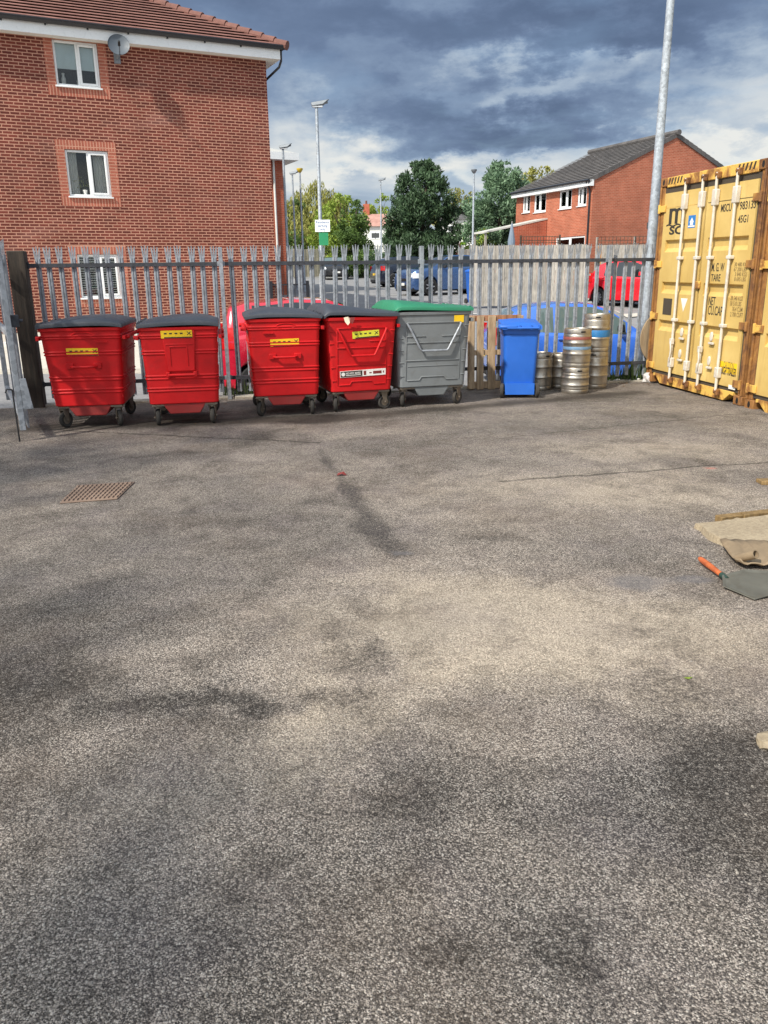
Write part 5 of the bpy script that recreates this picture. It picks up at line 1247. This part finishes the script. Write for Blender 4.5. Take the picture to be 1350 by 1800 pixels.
# ---------------------------------------------------------------- timber fences
def board_fence(label,pts,h,mat,bw=.145,posts=True,trellis=0,seed=1,gap=.006,cat='fence',name='timber_fence',rail=True,ch=None):
    rg=random.Random(seed); f=thing(name,label,cat,(pts[0][0],pts[0][1],ground(*pts[0])))
    o=Vector((pts[0][0],pts[0][1],0))
    panels=MB(); rails=MB(); tl=MB(); prev=None
    for (a,b) in zip(pts,pts[1:]):
        a=Vector((*a,0)); b=Vector((*b,0)); d=(b-a); Lh=d.length; d.normalize(); nr=Vector((-d.y,d.x,0)); k=int(Lh/(bw+gap)); per=max(1,int(1.83/(bw+gap)))
        for i in range(k):
            pnl=i//per
            p=a+d*(i*(bw+gap)); q=p+d*bw; z0=ground(p.x,p.y)+.08; pm_=a+d*(pnl*per*(bw+gap)); hh=ground(pm_.x,pm_.y)+h+rg.uniform(-.015,.015); off=nr*(rg.uniform(-.008,.008)+(.016 if i%2 else 0))
            panels.hexa([p+off-o+Vector((0,0,z0)),q+off-o+Vector((0,0,z0)),q+off+nr*.018-o+Vector((0,0,z0)),p+off+nr*.018-o+Vector((0,0,z0))],[p+off-o+Vector((0,0,hh)),q+off-o+Vector((0,0,hh)),q+off+nr*.018-o+Vector((0,0,hh)),p+off+nr*.018-o+Vector((0,0,hh))])
            if rail and i%per==0:
                q2=a+d*min(Lh,((pnl+1)*per*(bw+gap))); zz=hh
                for z in (zz-.10,(z0+zz)/2,z0+.18):
                    pts8=[p+nr*.045,q2+nr*.045,q2+nr*.085,p+nr*.085]; rails.hexa([u-o+Vector((0,0,z)) for u in pts8],[u-o+Vector((0,0,z+.06)) for u in pts8])
            if posts and i%per==0:
                m=MB(); c_=p-o; m.box(c_.x-.05,c_.x+.05,c_.y+.05,c_.y+.15,z0-.1,hh+.02+(trellis*.9)); ob=m.build('post',M[mat],f)
            if trellis and i%per==0:
                q2=a+d*min(Lh,((pnl+1)*per*(bw+gap))); n_=10
                for t in range(n_+1):
                    u=p+(q2-p)*t/n_-o; tl.box(u.x-.012,u.x+.012,u.y-.01,u.y+.01,hh+.02,hh+trellis)
                for z in (.04,trellis*.5,trellis-.03):
                    u,v=p-o,q2-o; w_=nr*.008; tl.hexa([u-w_+Vector((0,0,hh+z)),v-w_+Vector((0,0,hh+z)),v+w_+Vector((0,0,hh+z)),u+w_+Vector((0,0,hh+z))],[u-w_+Vector((0,0,hh+z+.025)),v-w_+Vector((0,0,hh+z+.025)),v+w_+Vector((0,0,hh+z+.025)),u+w_+Vector((0,0,hh+z+.025))])
    for mb_ in (panels,rails,tl):
        pass
    f.location=(o.x,o.y,0)
    pb=panels.build('board_panel',M[mat],f,smooth=False)
    if rails.v: rails.build('rail',M[mat],f)
    if tl.v: tl.build('trellis',M['bark' if mat!='fence_pale' else mat],f)
    return f
board_fence('weathered grey timber board fence between the far blue bin and the red hatchback',[(3.05,27.7),(6.9,27.3)],2.0,'fence_wood',seed=2)
m_=thing('board','fresh orange board standing beyond the end of the weathered timber fence','board',(10.28,39.8,ground(10.28,39.8)),30)
m=MB(); m.box(0,.30,-.02,.02,.1,1.95); m.build('panel',M['orange_wood'],m_)
m=MB(); m.box(-.02,.75,-.06,.06,-.1,.10); m.build('gravel_board',M['render'],m_)
board_fence('grey board fence with trellis top in front of the orange brick house',[(10.6,41.0),(20.5,40.3)],2.0,'fence_wood',seed=3,trellis=.4)
board_fence('pale board fence along the far edge of the car park, left of the black car',[(-9.2,60),(-4.6,64)],2.1,'fence_pale',seed=4)
board_fence('pale board fence with trellis top behind the black car and hedge',[(-4.5,66),(3.6,68)],1.7,'fence_pale',seed=5,trellis=.6)
board_fence('short grey timber fence between the evergreen trunk and the weathered fence',[(4.4,47),(9.0,48.5)],1.9,'fence_wood',seed=6)
# far blue bin at the end of the timber fence
fb_=thing('wheelie_bin','blue waste bin standing at the near end of the weathered timber fence','waste bin',(3.42,29.9,ground(3.42,29.9)),20)
m=MB(); m.loft([rrect(.44,.5,.05,.05),rrect(.55,.62,.05,1.05),rrect(.58,.66,.05,1.1)]); m.build('body',M['blue_bin'],fb_)
m=MB(); m.loft([rrect(.60,.68,.05,1.1),rrect(.60,.68,.05,1.16),rrect(.4,.5,.05,1.22)]); m.build('lid',M['blue_bin'],fb_,bevel=.01)
for s in (-1,1):
    m=MB(); m.tube((s*.26,.2,.1),(s*.31,.2,.1),.1,n=16); m.build('wheel',M['rubber'],fb_)
# black railing beside the flats
rl=thing('black_railing','low black metal railing beside the corner of the brick flats','railing',(-3.35,25.2,ground(-3.35,25.2)),20)
for x in (0,1.15):
    m=MB(); m.box(x-.04,x+.04,-.04,.04,-.1,1.15); m.build('post',M['gutter'],rl)
m=MB(); m.box(.04,1.11,-.02,.02,1.02,1.06); m.box(.04,1.11,-.02,.02,.12,.16); m.build('rail',M['gutter'],rl)
for i in range(8):
    m=MB(); m.tube((.14+i*.12,0,.16),(.14+i*.12,0,1.02),.01,n=6); m.build('bar',M['gutter'],rl)
# ---------------------------------------------------------------- far houses
def far_house(label,px0,px1,Y,ze,zr,wall,roof,yaw=0,depth=7,chim=True,hip=False,wins=()):
    p=D(px0,470,Y); q=D(px1,470,Y); w_=(q-p).length; h=thing('rendered_house',label,'house',(p.x,Y,0),yaw); g_=ground(p.x,Y)-.5
    m=MB(); m.box(0,w_,0,depth,g_,ze); m.build('wall',M[wall],h)
    m=MB(); i=depth/2 if hip else 0; m.add([(-.3,-.3,ze),(w_+.3,-.3,ze),(w_+.3,depth+.3,ze),(-.3,depth+.3,ze),(0+i,depth/2,zr),(w_-i,depth/2,zr)],[(0,1,5,4),(2,3,4,5),(1,2,5),(3,0,4),(3,2,1,0)]); r=m.build('roof',M[roof],h)
    if chim:
        m=MB(); m.box(.3,1.0,depth/2-.3,depth/2+.3,zr-.6,zr+1.0); m.build('chimney',M['brick_side'],r,bevel=.03)
        m=MB(); m.lathe([(.12,zr+1.0),(.1,zr+1.35)],10,tr(.65,depth/2,0)); m.build('chimney_pot',M['tile_ridge'],r)
    for a,b,z0,z1 in wins:
        m=MB(); m.box(a,b,-.04,.02,z0,z1); f=m.build('window',M['upvc'],h); m=MB(); m.box(a+.1,b-.1,-.055,-.04,z0+.1,z1-.1); m.box((a+b)/2-.04,(a+b)/2+.04,-.07,-.055,z0+.05,z1-.05); m.build('pane',M['car_glass'],f)
def zat(py,Y,px=650): return D(px,py,Y).z
far_house('white rendered house with faded red roof left of the dark evergreen',634,690,88,zat(398,88),zat(372,88),'render','tile_pink',0,7,True,False,((1.1,2.1,zat(420,88),zat(408,88)),))
far_house('white house with grey roof half hidden right of the dark evergreen',770,830,84,zat(386,84,800),zat(360,84,800),'render','tile_grey',-8,7,False,True,((2.6,3.3,zat(408,84,800),zat(396,84,800)),(.9,1.7,zat(408,84,800),zat(396,84,800))))
# ---------------------------------------------------------------- trees and plants
def leaf_mesh(centers,radii,n,size,seed,asp=.45,up=.3,shape=None,droop=0):
    g=np.random.default_rng(seed); k=len(centers); C_=np.array(centers); Rr=np.array(radii)
    w_=(Rr.mean(axis=1)**2); idx=g.choice(k,n,p=w_/w_.sum())
    d=g.normal(size=(n,3)); d/=np.linalg.norm(d,axis=1)[:,None]; r=g.uniform(.35,1.0,size=n)**.6
    p=C_[idx]+d*Rr[idx]*r[:,None]
    p[:,2]-=droop*g.uniform(0,1,n)**2
    a=g.normal(size=(n,3))+d*.6+np.array([0,0,up]); a/=np.linalg.norm(a,axis=1)[:,None]
    if droop: a=a*.4+np.array([0,0,-1.0]); a/=np.linalg.norm(a,axis=1)[:,None]
    b=np.cross(a,g.normal(size=(n,3))); b/=np.linalg.norm(b,axis=1)[:,None]+1e-9
    s=(size*g.uniform(.6,1.35,n))[:,None]; h=s*a; ww=s*b*asp
    v=np.stack([p-h*.5,p+ww*.5+h*.05,p+h*.6,p-ww*.5+h*.05],1).reshape(-1,3)
    me=bpy.data.meshes.new('crown'); me.vertices.add(4*n); me.vertices.foreach_set('co',v.astype(np.float32).ravel())
    me.loops.add(4*n); me.loops.foreach_set('vertex_index',np.arange(4*n,dtype=np.int32)); me.polygons.add(n); me.polygons.foreach_set('loop_start',np.arange(0,4*n,4,dtype=np.int32)); me.polygons.foreach_set('loop_total',np.full(n,4,dtype=np.int32)); me.update(calc_edges=True); return me
def tree(label,base,h,crown,leafs,n,size,mat,seed,trunk_r=.15,name='tree',cat='tree',asp=.45,spread=1.0,nl=9,clump=.28,droop=0,group=None,up=.3,trunk=True,extra=()):
    # crown: function t in 0..1 (height) -> (radius x, radius y), between z0 and h
    rg=random.Random(seed); t=thing(name,label,cat,base,0,group); z0,rad=crown
    centers=[];radii=[]
    for i in range(leafs):
        u=rg.random(); zz=z0+(h-z0)*u; rr=rad(u); a=rg.uniform(0,2*math.pi); q=rr*math.sqrt(rg.uniform(.12,1))
        cr=clump*rr*rg.uniform(.6,1.35)+.12*size
        zz=min(zz,h-cr*.6)
        centers.append((q*math.cos(a),q*math.sin(a),zz)); radii.append((cr,cr,cr*rg.uniform(.7,1.1)))
    for e in extra: centers.append(e[:3]); radii.append((e[3],)*3)
    if trunk:
        m=MB(); m.path([(0,0,-.2),(.03,.02,h*.25),(-.04,.0,h*.5),(.05,.05,h*.85)],[trunk_r,trunk_r*.8,trunk_r*.5,trunk_r*.15],9)
        for i in range(nl):
            c=centers[i*len(centers)//nl]; zb=max(h*.12,min(c[2]*.75,h*.6)); m.path([(0,0,zb),(c[0]*.5,c[1]*.5,zb+(c[2]-zb)*.6),c],[trunk_r*.45,trunk_r*.25,trunk_r*.06],6)
        m.build('trunk',M['bark'],t)
    me=leaf_mesh(centers,radii,n,size,seed,asp,up,droop=droop); me.materials.append(M[mat]); o=bpy.data.objects.new('crown',me); COL.objects.link(o); o.parent=t
    return t
def at(px,Y): p=D(px,480,Y); return (p.x,Y,ground(p.x,Y))
def crownpx(Y,pw): return pw/1400*Y
b=at(742,50); hh=zat(282,50,742)-b[2]
tree('big dark evergreen tree with an upswept spiky crown in the middle of the car park',b,hh,(.7,lambda u: interp(u,[(0,1.4),(.18,2.15),(.4,2.15),(.6,1.8),(.8,1.45),(.93,.95),(1,.4)])),300,30000,.24,'leaf_dark',21,.2,asp=.34,up=.9,clump=.2,nl=14)
b=at(560,72); tree('tall olive yellow willow tree behind the lamp columns',b,zat(318,72,560)-b[2],(.8,lambda u:2.9*math.sin(math.pi*(u*.78+.18))**.8),150,30000,.26,'leaf_olive',22,.2,asp=.32,droop=.8,clump=.27)
b=at(600,66); tree('lime green bushy tree in front of the willow, behind the parking sign',b,zat(342,66,600)-b[2],(.3,lambda u:2.3*math.sin(math.pi*(u*.75+.2))**.8),80,11000,.22,'leaf_lime',23,.15,asp=.45,clump=.27)
b=at(626,64); tree('rounded mid green tree left of the white house',b,zat(352,64,626)-b[2],(.3,lambda u:1.55*math.sin(math.pi*(u*.72+.22))**.8),60,8000,.2,'leaf_mid',24,.14,clump=.28)
b=at(520,70); tree('dark green shrubby tree beside the side wing of the flats',b,zat(352,70,520)-b[2],(.2,lambda u:1.9*math.sin(math.pi*(u*.7+.22))**.8),60,7000,.22,'leaf_mid',25,.14)
b=at(876,56); tree('tall grey green tree left of the orange brick house',b,zat(284,56,880)-b[2],(.9,lambda u:2.3*math.sin(math.pi*(u*.74+.2))**.75),150,26000,.22,'leaf_blue',26,.16,asp=.42,clump=.26)
b=at(902,57); tree('grey green bushy tree just left of the orange brick house',b,zat(345,57,902)-b[2],(.3,lambda u:1.5*math.sin(math.pi*(u*.7+.22))**.8),60,9000,.2,'leaf_blue',36,.12,clump=.28)
b=at(940,80); tree('pale olive tree showing over the roof of the orange brick house',b,zat(292,80,940)-b[2],(2.,lambda u:2.6*math.sin(math.pi*(u*.74+.2))**.75),70,8000,.28,'leaf_olive',27,.16)
b=at(808,92); tree('olive yellow tree behind the white house with grey roof',b,zat(330,92,808)-b[2],(2.,lambda u:2.6*math.sin(math.pi*(u*.74+.2))**.75),60,8000,.28,'leaf_olive',28,.16)
b=at(668,95); tree('small yellow green tree behind the roof of the left white house',b,zat(340,95,668)-b[2],(2.,lambda u:1.9*math.sin(math.pi*(u*.74+.2))**.75),40,5000,.26,'leaf_lime',29,.14)
b=at(818,58); tree('small bright green conifer beside the pale lamp column',b,zat(396,58,818)-b[2],(.1,lambda u:.48*(1-u*.75)),30,3500,.13,'leaf_bright',30,.06,name='conifer',clump=.35)
b=at(803,60); tree('small purple leaved shrub beside the bright conifer',b,zat(408,60,803)-b[2],(.1,lambda u:.62*math.sin(math.pi*(u*.7+.2))),24,2500,.13,'leaf_purple',31,.05,name='shrub',cat='shrub',clump=.35)
b=at(848,54); tree('loose light green bush in front of the grey green tree',b,zat(404,54,848)-b[2],(.2,lambda u:1.05*math.sin(math.pi*(u*.7+.2))),40,4500,.16,'leaf_lime',32,.06,name='bush',cat='bush',clump=.32)
b=at(640,61); tree('dark green hedge bush behind the black cars',b,zat(438,61,640)-b[2],(.0,lambda u:1.6*math.sin(math.pi*(u*.6+.3))),50,5000,.18,'leaf_mid',33,.06,name='hedge_bush',cat='hedge',clump=.3)
b=at(700,58); tree('dark hedge at the foot of the big evergreen',b,zat(430,58,700)-b[2],(.0,lambda u:2.0*math.sin(math.pi*(u*.6+.3))),60,6000,.18,'leaf_dark',34,.06,name='hedge_bush',cat='hedge',clump=.3)
# far belt of trees closing the horizon
g=np.random.default_rng(5); cs=[];rs=[]
for i in range(150):
    x=g.uniform(-150,170); y=g.uniform(150,175); r=g.uniform(2.0,4.0); cs.append((x,y,1.2+g.uniform(0,2.6))); rs.append((r,r,r*.8))
me=leaf_mesh(cs,rs,16000,.9,9); me.name='woods'; me.materials.append(M['leaf_mid']); o=bpy.data.objects.new('woods',me); COL.objects.link(o); o['kind']='stuff'

# brown trellis, folded parasol and a pale verge beyond the timber fence
a=D(915,424,39.5); bq=D(985,424,39.5); tz=thing('garden_trellis','brown square trellis in front of the orange brick house','trellis',(a.x,39.5,0),0)
w_=bq.x-a.x; za=D(950,430,39.5).z; zb2=D(950,415,39.5).z
for i in range(15):
    m=MB(); x=i*w_/14; m.box(x-.012,x+.012,-.01,.01,za,zb2); m.build('upright_lath',M['bark'],tz)
for z in (za+.08,(za+zb2)/2,zb2-.02):
    m=MB(); m.box(0,w_,.0105,.03,z-.014,z+.014); m.build('cross_lath',M['bark'],tz)
for x in (.02,w_-.02):
    m=MB(); m.box(x-.04,x+.04,.035,.11,ground(a.x,39.5)-.1,zb2+.05); m.build('post',M['bark'],tz)
M['canvas']=flat('grey_blue_canvas',(120,134,150),.8)
q=D(899,425,38.5); ps=thing('folded_parasol','folded grey blue garden parasol standing by the canopy above the timber fence','parasol',(q.x,38.5,ground(q.x,38.5)),0); gz=ground(q.x,38.5); z1=D(899,392,38.5).z-gz; z0=D(899,428,38.5).z-gz-.3
m=MB(); m.tube((0,0,0),(0,0,z1+.08),.025); m.build('pole',M['fence_wood'],ps)
m=MB(); m.lathe([(.05,z0),(.15,z0+.05),(.17,z0+.4),(.10,z1-.4),(.035,z1-.02),(0,z1)],10); m.build('canopy',M['canvas'],ps)
vp=[G(1052,566,-.1),G(1056,546,-.1),G(1100,540,-.1),G(1160,545,-.1),G(1170,580,-.1),G(1100,585,-.1)]
m=MB(); m.add([Vector((v.x,v.y,ground(v.x,v.y)+.03)) for v in vp],[tuple(range(6))]); struct('gravel_verge',m,M['paving'],smooth=False)
# ---------------------------------------------------------------- things lying on the yard
mh=thing('manhole_cover','rusty ribbed iron drain cover set in the asphalt at the left of the yard','manhole cover',G(170,867),0)
A=[G(105,886),G(206,878.5),G(237,848.5),G(137,855)]; o=Vector(mh.location); A=[a-o for a in A]
m=MB(); up=Vector((0,0,.010)); m.hexa([a+Vector((0,0,.002)) for a in A],[a+up for a in A]); m.build('plate',M['iron'],mh,bevel=.003)
m=MB()
for i in range(13):
    t0=(i+.18)/13; t1=(i+.72)/13
    P=lambda s,t:(A[0]*(1-s)+A[1]*s)*(1-t)+(A[3]*(1-s)+A[2]*s)*t
    for k in range(7):
        s0=.05+k*.13; s1=s0+.115; zz=Vector((0,0,.011+.008)); zb_=Vector((0,0,.0105))
        q=[P(t0,s0),P(t1,s0),P(t1,s1),P(t0,s1)]; c=(q[0]+q[2])/2
        m.hexa([v+zb_ for v in q],[c+(v-c)*.75+zz for v in q])
m.build('ribs',M['iron'],mh)
# tar and smooth patches in the surface
def patch(name,label,cat,pts,mat,z=.004,seed=1,jag=.02):
    rg=random.Random(seed); P=[G(*p) for p in pts]; out=[]
    for a,b in zip(P,P[1:]+P[:1]):
        k=max(2,int((b-a).length/.06))
        for i in range(k): q=a+(b-a)*i/k; out.append((q.x+rg.uniform(-jag,jag),q.y+rg.uniform(-jag,jag),z))
    m=MB(); m.add(out,[tuple(range(len(out)))]); return struct(name,m,M[mat],smooth=False)
# concrete slab at the right
sl_=thing('concrete_slab','broken pale concrete slab lying at the right edge of the yard','slab',G(1300,945))
o=Vector(sl_.location)
P=[G(1222,929),G(1262,925),G(1350,915),G(1420,908),G(1440,960),G(1350,975),G(1300,972),G(1272,961),G(1246,948)]
def jagline(P,rg,j=.012,step=.05):
    out=[]
    for a,b in zip(P,P[1:]+P[:1]):
        k=max(1,int((b-a).length/step))
        for i in range(k): q=a+(b-a)*i/k; out.append(q+Vector((rg.uniform(-j,j),rg.uniform(-j,j),0)))
    return out
rg=random.Random(8); Q=jagline(P,rg); m=MB(); n=len(Q); cen=sum(Q,Vector())/n
lo=[q-o for q in Q]; hi=[q+(cen-q)*.02-o+Vector((0,0,.04+rg.uniform(-.006,.006))) for q in Q]
m.add(lo+hi,[(i,(i+1)%n,n+(i+1)%n,n+i) for i in range(n)]+[tuple(range(n,2*n))]); m.build('slab',M['slab'],sl_,smooth=False)
bt=thing('timber_batten','tan timber batten lying along the back edge of the concrete slab','batten',G(1300,917))
o=Vector(bt.location); a,b=G(1268,921)-o,G(1420,903)-o; d=(b-a).normalized(); nr=Vector((-d.y,d.x,0))
m=MB(); m.hexa([a,b,b+nr*.07,a+nr*.07],[a+Vector((0,0,.045)),b+Vector((0,0,.045)),b+nr*.07+Vector((0,0,.045)),a+nr*.07+Vector((0,0,.045))]); m.build('plank',M['batten'],bt,bevel=.004)
m=MB(); c=a+(b-a)*.24; m.hexa([c-nr*.015,c+d*.12-nr*.015,c+d*.12+nr*.03,c+nr*.03],[c-nr*.015+Vector((0,0,.05)),c+d*.12-nr*.015+Vector((0,0,.05)),c+d*.12+nr*.03+Vector((0,0,.055)),c+nr*.03+Vector((0,0,.055))]); m.build('offcut',M['batten'],bt)
tb=thing('tan_offcut','small tan offcut at the right edge between container and slab','offcut',G(1345,850)); m=MB(); m.box(-.05,.2,-.05,.06,0,.03); m.build('piece',M['batten'],tb,bevel=.004)
# bent sheet with a pipe end
bs=thing('bent_sheet','muddy bent sheet with a curled lip lying against the concrete slab','scrap sheet',G(1310,985)); o=Vector(bs.location)
P0_,P1,P2,P3=G(1264,965)-o,G(1298,1003)-o,G(1400,1004)-o,G(1380,968)-o
m=MB(); N=14; vs=[]; rg=random.Random(4)
for i in range(N+1):
    for j in range(7):
        s,t=i/N,j/6; q=(P0_*(1-s)+P3*s)*(1-t)+(P1*(1-s)+P2*s)*t
        curl=.05*(1-t)**2+.035*max(0,math.sin(s*9+t*2))*t+.012+ (.03 if j==6 else 0)*(.5+.5*math.sin(s*5)); vs.append((q.x,q.y+.03*math.sin(s*math.pi)*(t-1)*.5,curl+rg.uniform(-.010,.010)))
m.add(vs,[(i*7+j,(i+1)*7+j,(i+1)*7+j+1,i*7+j+1) for i in range(N) for j in range(6)])
ob=m.build('sheet',M['sheet'],bs,ang=60); sd=ob.modifiers.new('t','SOLIDIFY'); sd.thickness=.008
pp=thing('pipe_offcut','short grey pipe offcut with an open end on the bent sheet','pipe',G(1320,998)); 
m=MB(); 
def ringp(c,ax,r,n=18):
    a=ax.orthogonal().normalized(); b=ax.cross(a); return [c+a*r*math.cos(2*math.pi*i/n)+b*r*math.sin(2*math.pi*i/n) for i in range(n)]
ax=Vector((.45,-.75,.45)).normalized(); c0=Vector((-.05,.08,.03)); c1=c0+ax*.13
m.loft([ringp(c0,ax,.026),ringp(c1,ax,.026),ringp(c1,ax,.021),ringp(c0+ax*.02,ax,.021)],caps=True); m.build('tube',M['sheet'],pp,ang=50)
# spade with a short orange handle
sp0=G(1229,990); sp1=G(1268,1020); spd=thing('spade','short spade with an orange wooden handle and muddy steel blade lying on the asphalt','spade',sp0)
o=Vector(sp0); a=Vector((0,0,.03)); d=(sp1-sp0); L_=d.length; d.normalize()
m=MB(); m.path([a-d*.0,a+d*.02,a+d*L_*.35,a+d*L_*.7,a+d*L_],[.011,.016,.018,.016,.014],12); m.build('handle',M['handle_wood'],spd,ang=60)
m=MB(); m.path([a+d*(L_-.005),a+d*(L_+.03),a+d*(L_+.06)],[.017,.016,.013],12); m.tube(a+d*(L_+.012)+Vector((0,-.014,.006)),a+d*(L_+.012)+Vector((0,-.022,.010)),.006); m.build('socket',M['spade_green'],spd)
q=[G(1268,1024),G(1270,1036),G(1326,1057),G(1385,1046),G(1372,1020),G(1306,1016)]; q=[v-o for v in q]
m=MB(); hs_=[.045,.020,.012,.030,.055,.055]; tp=[Vector((v.x,v.y,h)) for v,h in zip(q,hs_)]; cc=sum(tp,Vector())/6-Vector((0,0,.03))
m.add(tp+[cc]+[Vector((v.x,v.y,max(.002,v.z-.006))) for v in tp],[(i,(i+1)%6,6) for i in range(6)]+[((i+1)%6,i,7+i,7+(i+1)%6) for i in range(6)]+[tuple(range(12,6,-1))]); bl_=m.build('blade',M['spade'],spd,smooth=False,bevel=.003)
rg=random.Random(12); M['mud']=mat_patch('dried_mud',(84,74,60),(132,118,98),90)
for i in range(7):
    bm=bmesh.new(); bmesh.ops.create_icosphere(bm,subdivisions=1,radius=1); c=cc+Vector((rg.uniform(-.09,.09),rg.uniform(-.03,.03),.006)); r=rg.uniform(.006,.016)
    for v in bm.verts: v.co=c+Vector((v.co.x*r*1.5,v.co.y*r,v.co.z*r*.5))*rg.uniform(.7,1.2)
    me=bpy.data.meshes.new('mud_clod'); bm.to_mesh(me); bm.free(); me.materials.append(M['mud']); o_=bpy.data.objects.new('mud_clod',me); COL.objects.link(o_); o_.parent=bl_
st=rock('stone_lump','pale broken stone at the right edge low in the photo','stone',G(1354,1308),(.062,.05,.022),'slab',9,yaw=30)
lf=thing('red_scrap','small dull red scrap lying by the dark tar track','litter',G(600,836)); m=MB(); m.add([(-.04,0,.0),(.0,-.02,.02),(.05,-.01,.002),(.02,.03,.03),(-.03,.04,.012)],[(0,1,4),(1,3,4),(1,2,3)]); m.build('scrap',M['litter_red'],lf,smooth=False)
lf=thing('fallen_leaf','small green leaf lying on the worn asphalt at the right','leaf',G(1209,1193)); m=MB(); m.add([(-.02,0,.006),(0,-.009,.003),(.022,0,.008),(0,.009,.003)],[(0,1,2,3)]); m.build('blade',M['leaf_lime'],lf)
# weeds and litter at the fence foot
g=np.random.default_rng(3); m=MB()
for i in range(420):
    x=g.uniform(8.05,9.1) if i<330 else g.uniform(2.4,2.9); y=g.uniform(.0,.35) if i<330 else g.uniform(.1,.4); h=g.uniform(.05,.30)*(1 if x<8.6 or i>=330 else 1.4); a=g.uniform(0,6.28); ln_=g.uniform(-.1,.1); lz=-.02
    p=FM@Vector((x,y,lz)); q=p+Vector((math.cos(a)*ln_,math.sin(a)*ln_,h)); wv=Vector((math.cos(a+1.57),math.sin(a+1.57),0))*.006; mid=p+(q-p)*.55+Vector((0,0,h*.1))
    m.add([p-wv,p+wv,mid+wv*.9,mid-wv*.9,q],[(0,1,2,3),(3,2,4)])
gr=m.build('weeds',M['grass'],smooth=False); gr['kind']='stuff'
m=MB(); m.box(8.0,9.1,.19,.5,-.3,-.03,FM); struct('earth_bank',m,M['earth'])
for i,(x,y,s_) in enumerate(((8.45,.08,.03),(8.78,.05,.025),(8.93,.1,.03))):
    o_=rock('litter_scrap',('white scrap of litter among the weeds, nearest the fence post','white scrap of litter in the weeds between the other two','white scrap of litter in the weeds nearest the container')[i],'litter',FM@Vector((x,y,.03)),(s_,s_*.7,s_*.5),'white_text',40+i)
# leafy trees behind the camera's left shoulder: only their shade falls in the photo
for i,(x,y,h,rad,n,sd) in enumerate(((-8.4,-4.2,10.5,2.9,1500,51),(-8.6,3.9,8.6,2.7,2300,53))):
    tree(('broad leafy tree outside the yard, its shade lying on the left of the asphalt','leafy tree outside the gate, its shade lying by the first bins')[i],(x,y,0),h,(3.6,lambda u,rad=rad: rad*math.sin(math.pi*(u*.7+.2))**.7),40,n,.26,'leaf_mid',sd,.2,asp=.6,clump=.34)
# loose grit on the near asphalt, dead leaves and crumbs along the fence foot
g=np.random.default_rng(17); m=MB()
for i in range(1700):
    y=1.35+4.2*g.random()**1.6; x=g.uniform(-.62,.62)*(y+.3); r=.0022+.004*g.random()**3; a=g.uniform(0,6.28); k=5; h=r*g.uniform(.5,1.0)
    ring=[(x+r*g.uniform(.7,1.25)*math.cos(a+j*6.283/k),y+r*g.uniform(.7,1.25)*math.sin(a+j*6.283/k),.0005) for j in range(k)]
    top=[(x+(p-x)*.6,y+(q-y)*.6,h) for p,q,_ in ring]; m.loft([ring,top])
M['grit']=mat_patch('pale_grit',(112,106,99),(170,162,152),160)
gt_=m.build('loose_grit',M['grit'],smooth=False); gt_['kind']='stuff'
m=MB()
for i in range(420):
    s_=g.uniform(.0,9.0); t_=-abs(g.normal(0,.22))-.02 if i<330 else -abs(g.normal(0,.7)); p=FM@Vector((s_,t_,.004)); r=g.uniform(.006,.028); a=g.uniform(0,6.28)
    q=[Vector((r*math.cos(a+j*1.57)*(1 if j%2 else .5),r*math.sin(a+j*1.57)*(1 if j%2 else .5),g.uniform(0,.012))) for j in range(4)]
    m.add([p+v for v in q],[(0,1,2,3)])
M['dead_leaf']=mat_leaf('dead_leaf',(70,50,30),(136,104,62),.1)
dl=m.build('leaf_litter',M['dead_leaf'],smooth=False); dl['kind']='stuff'
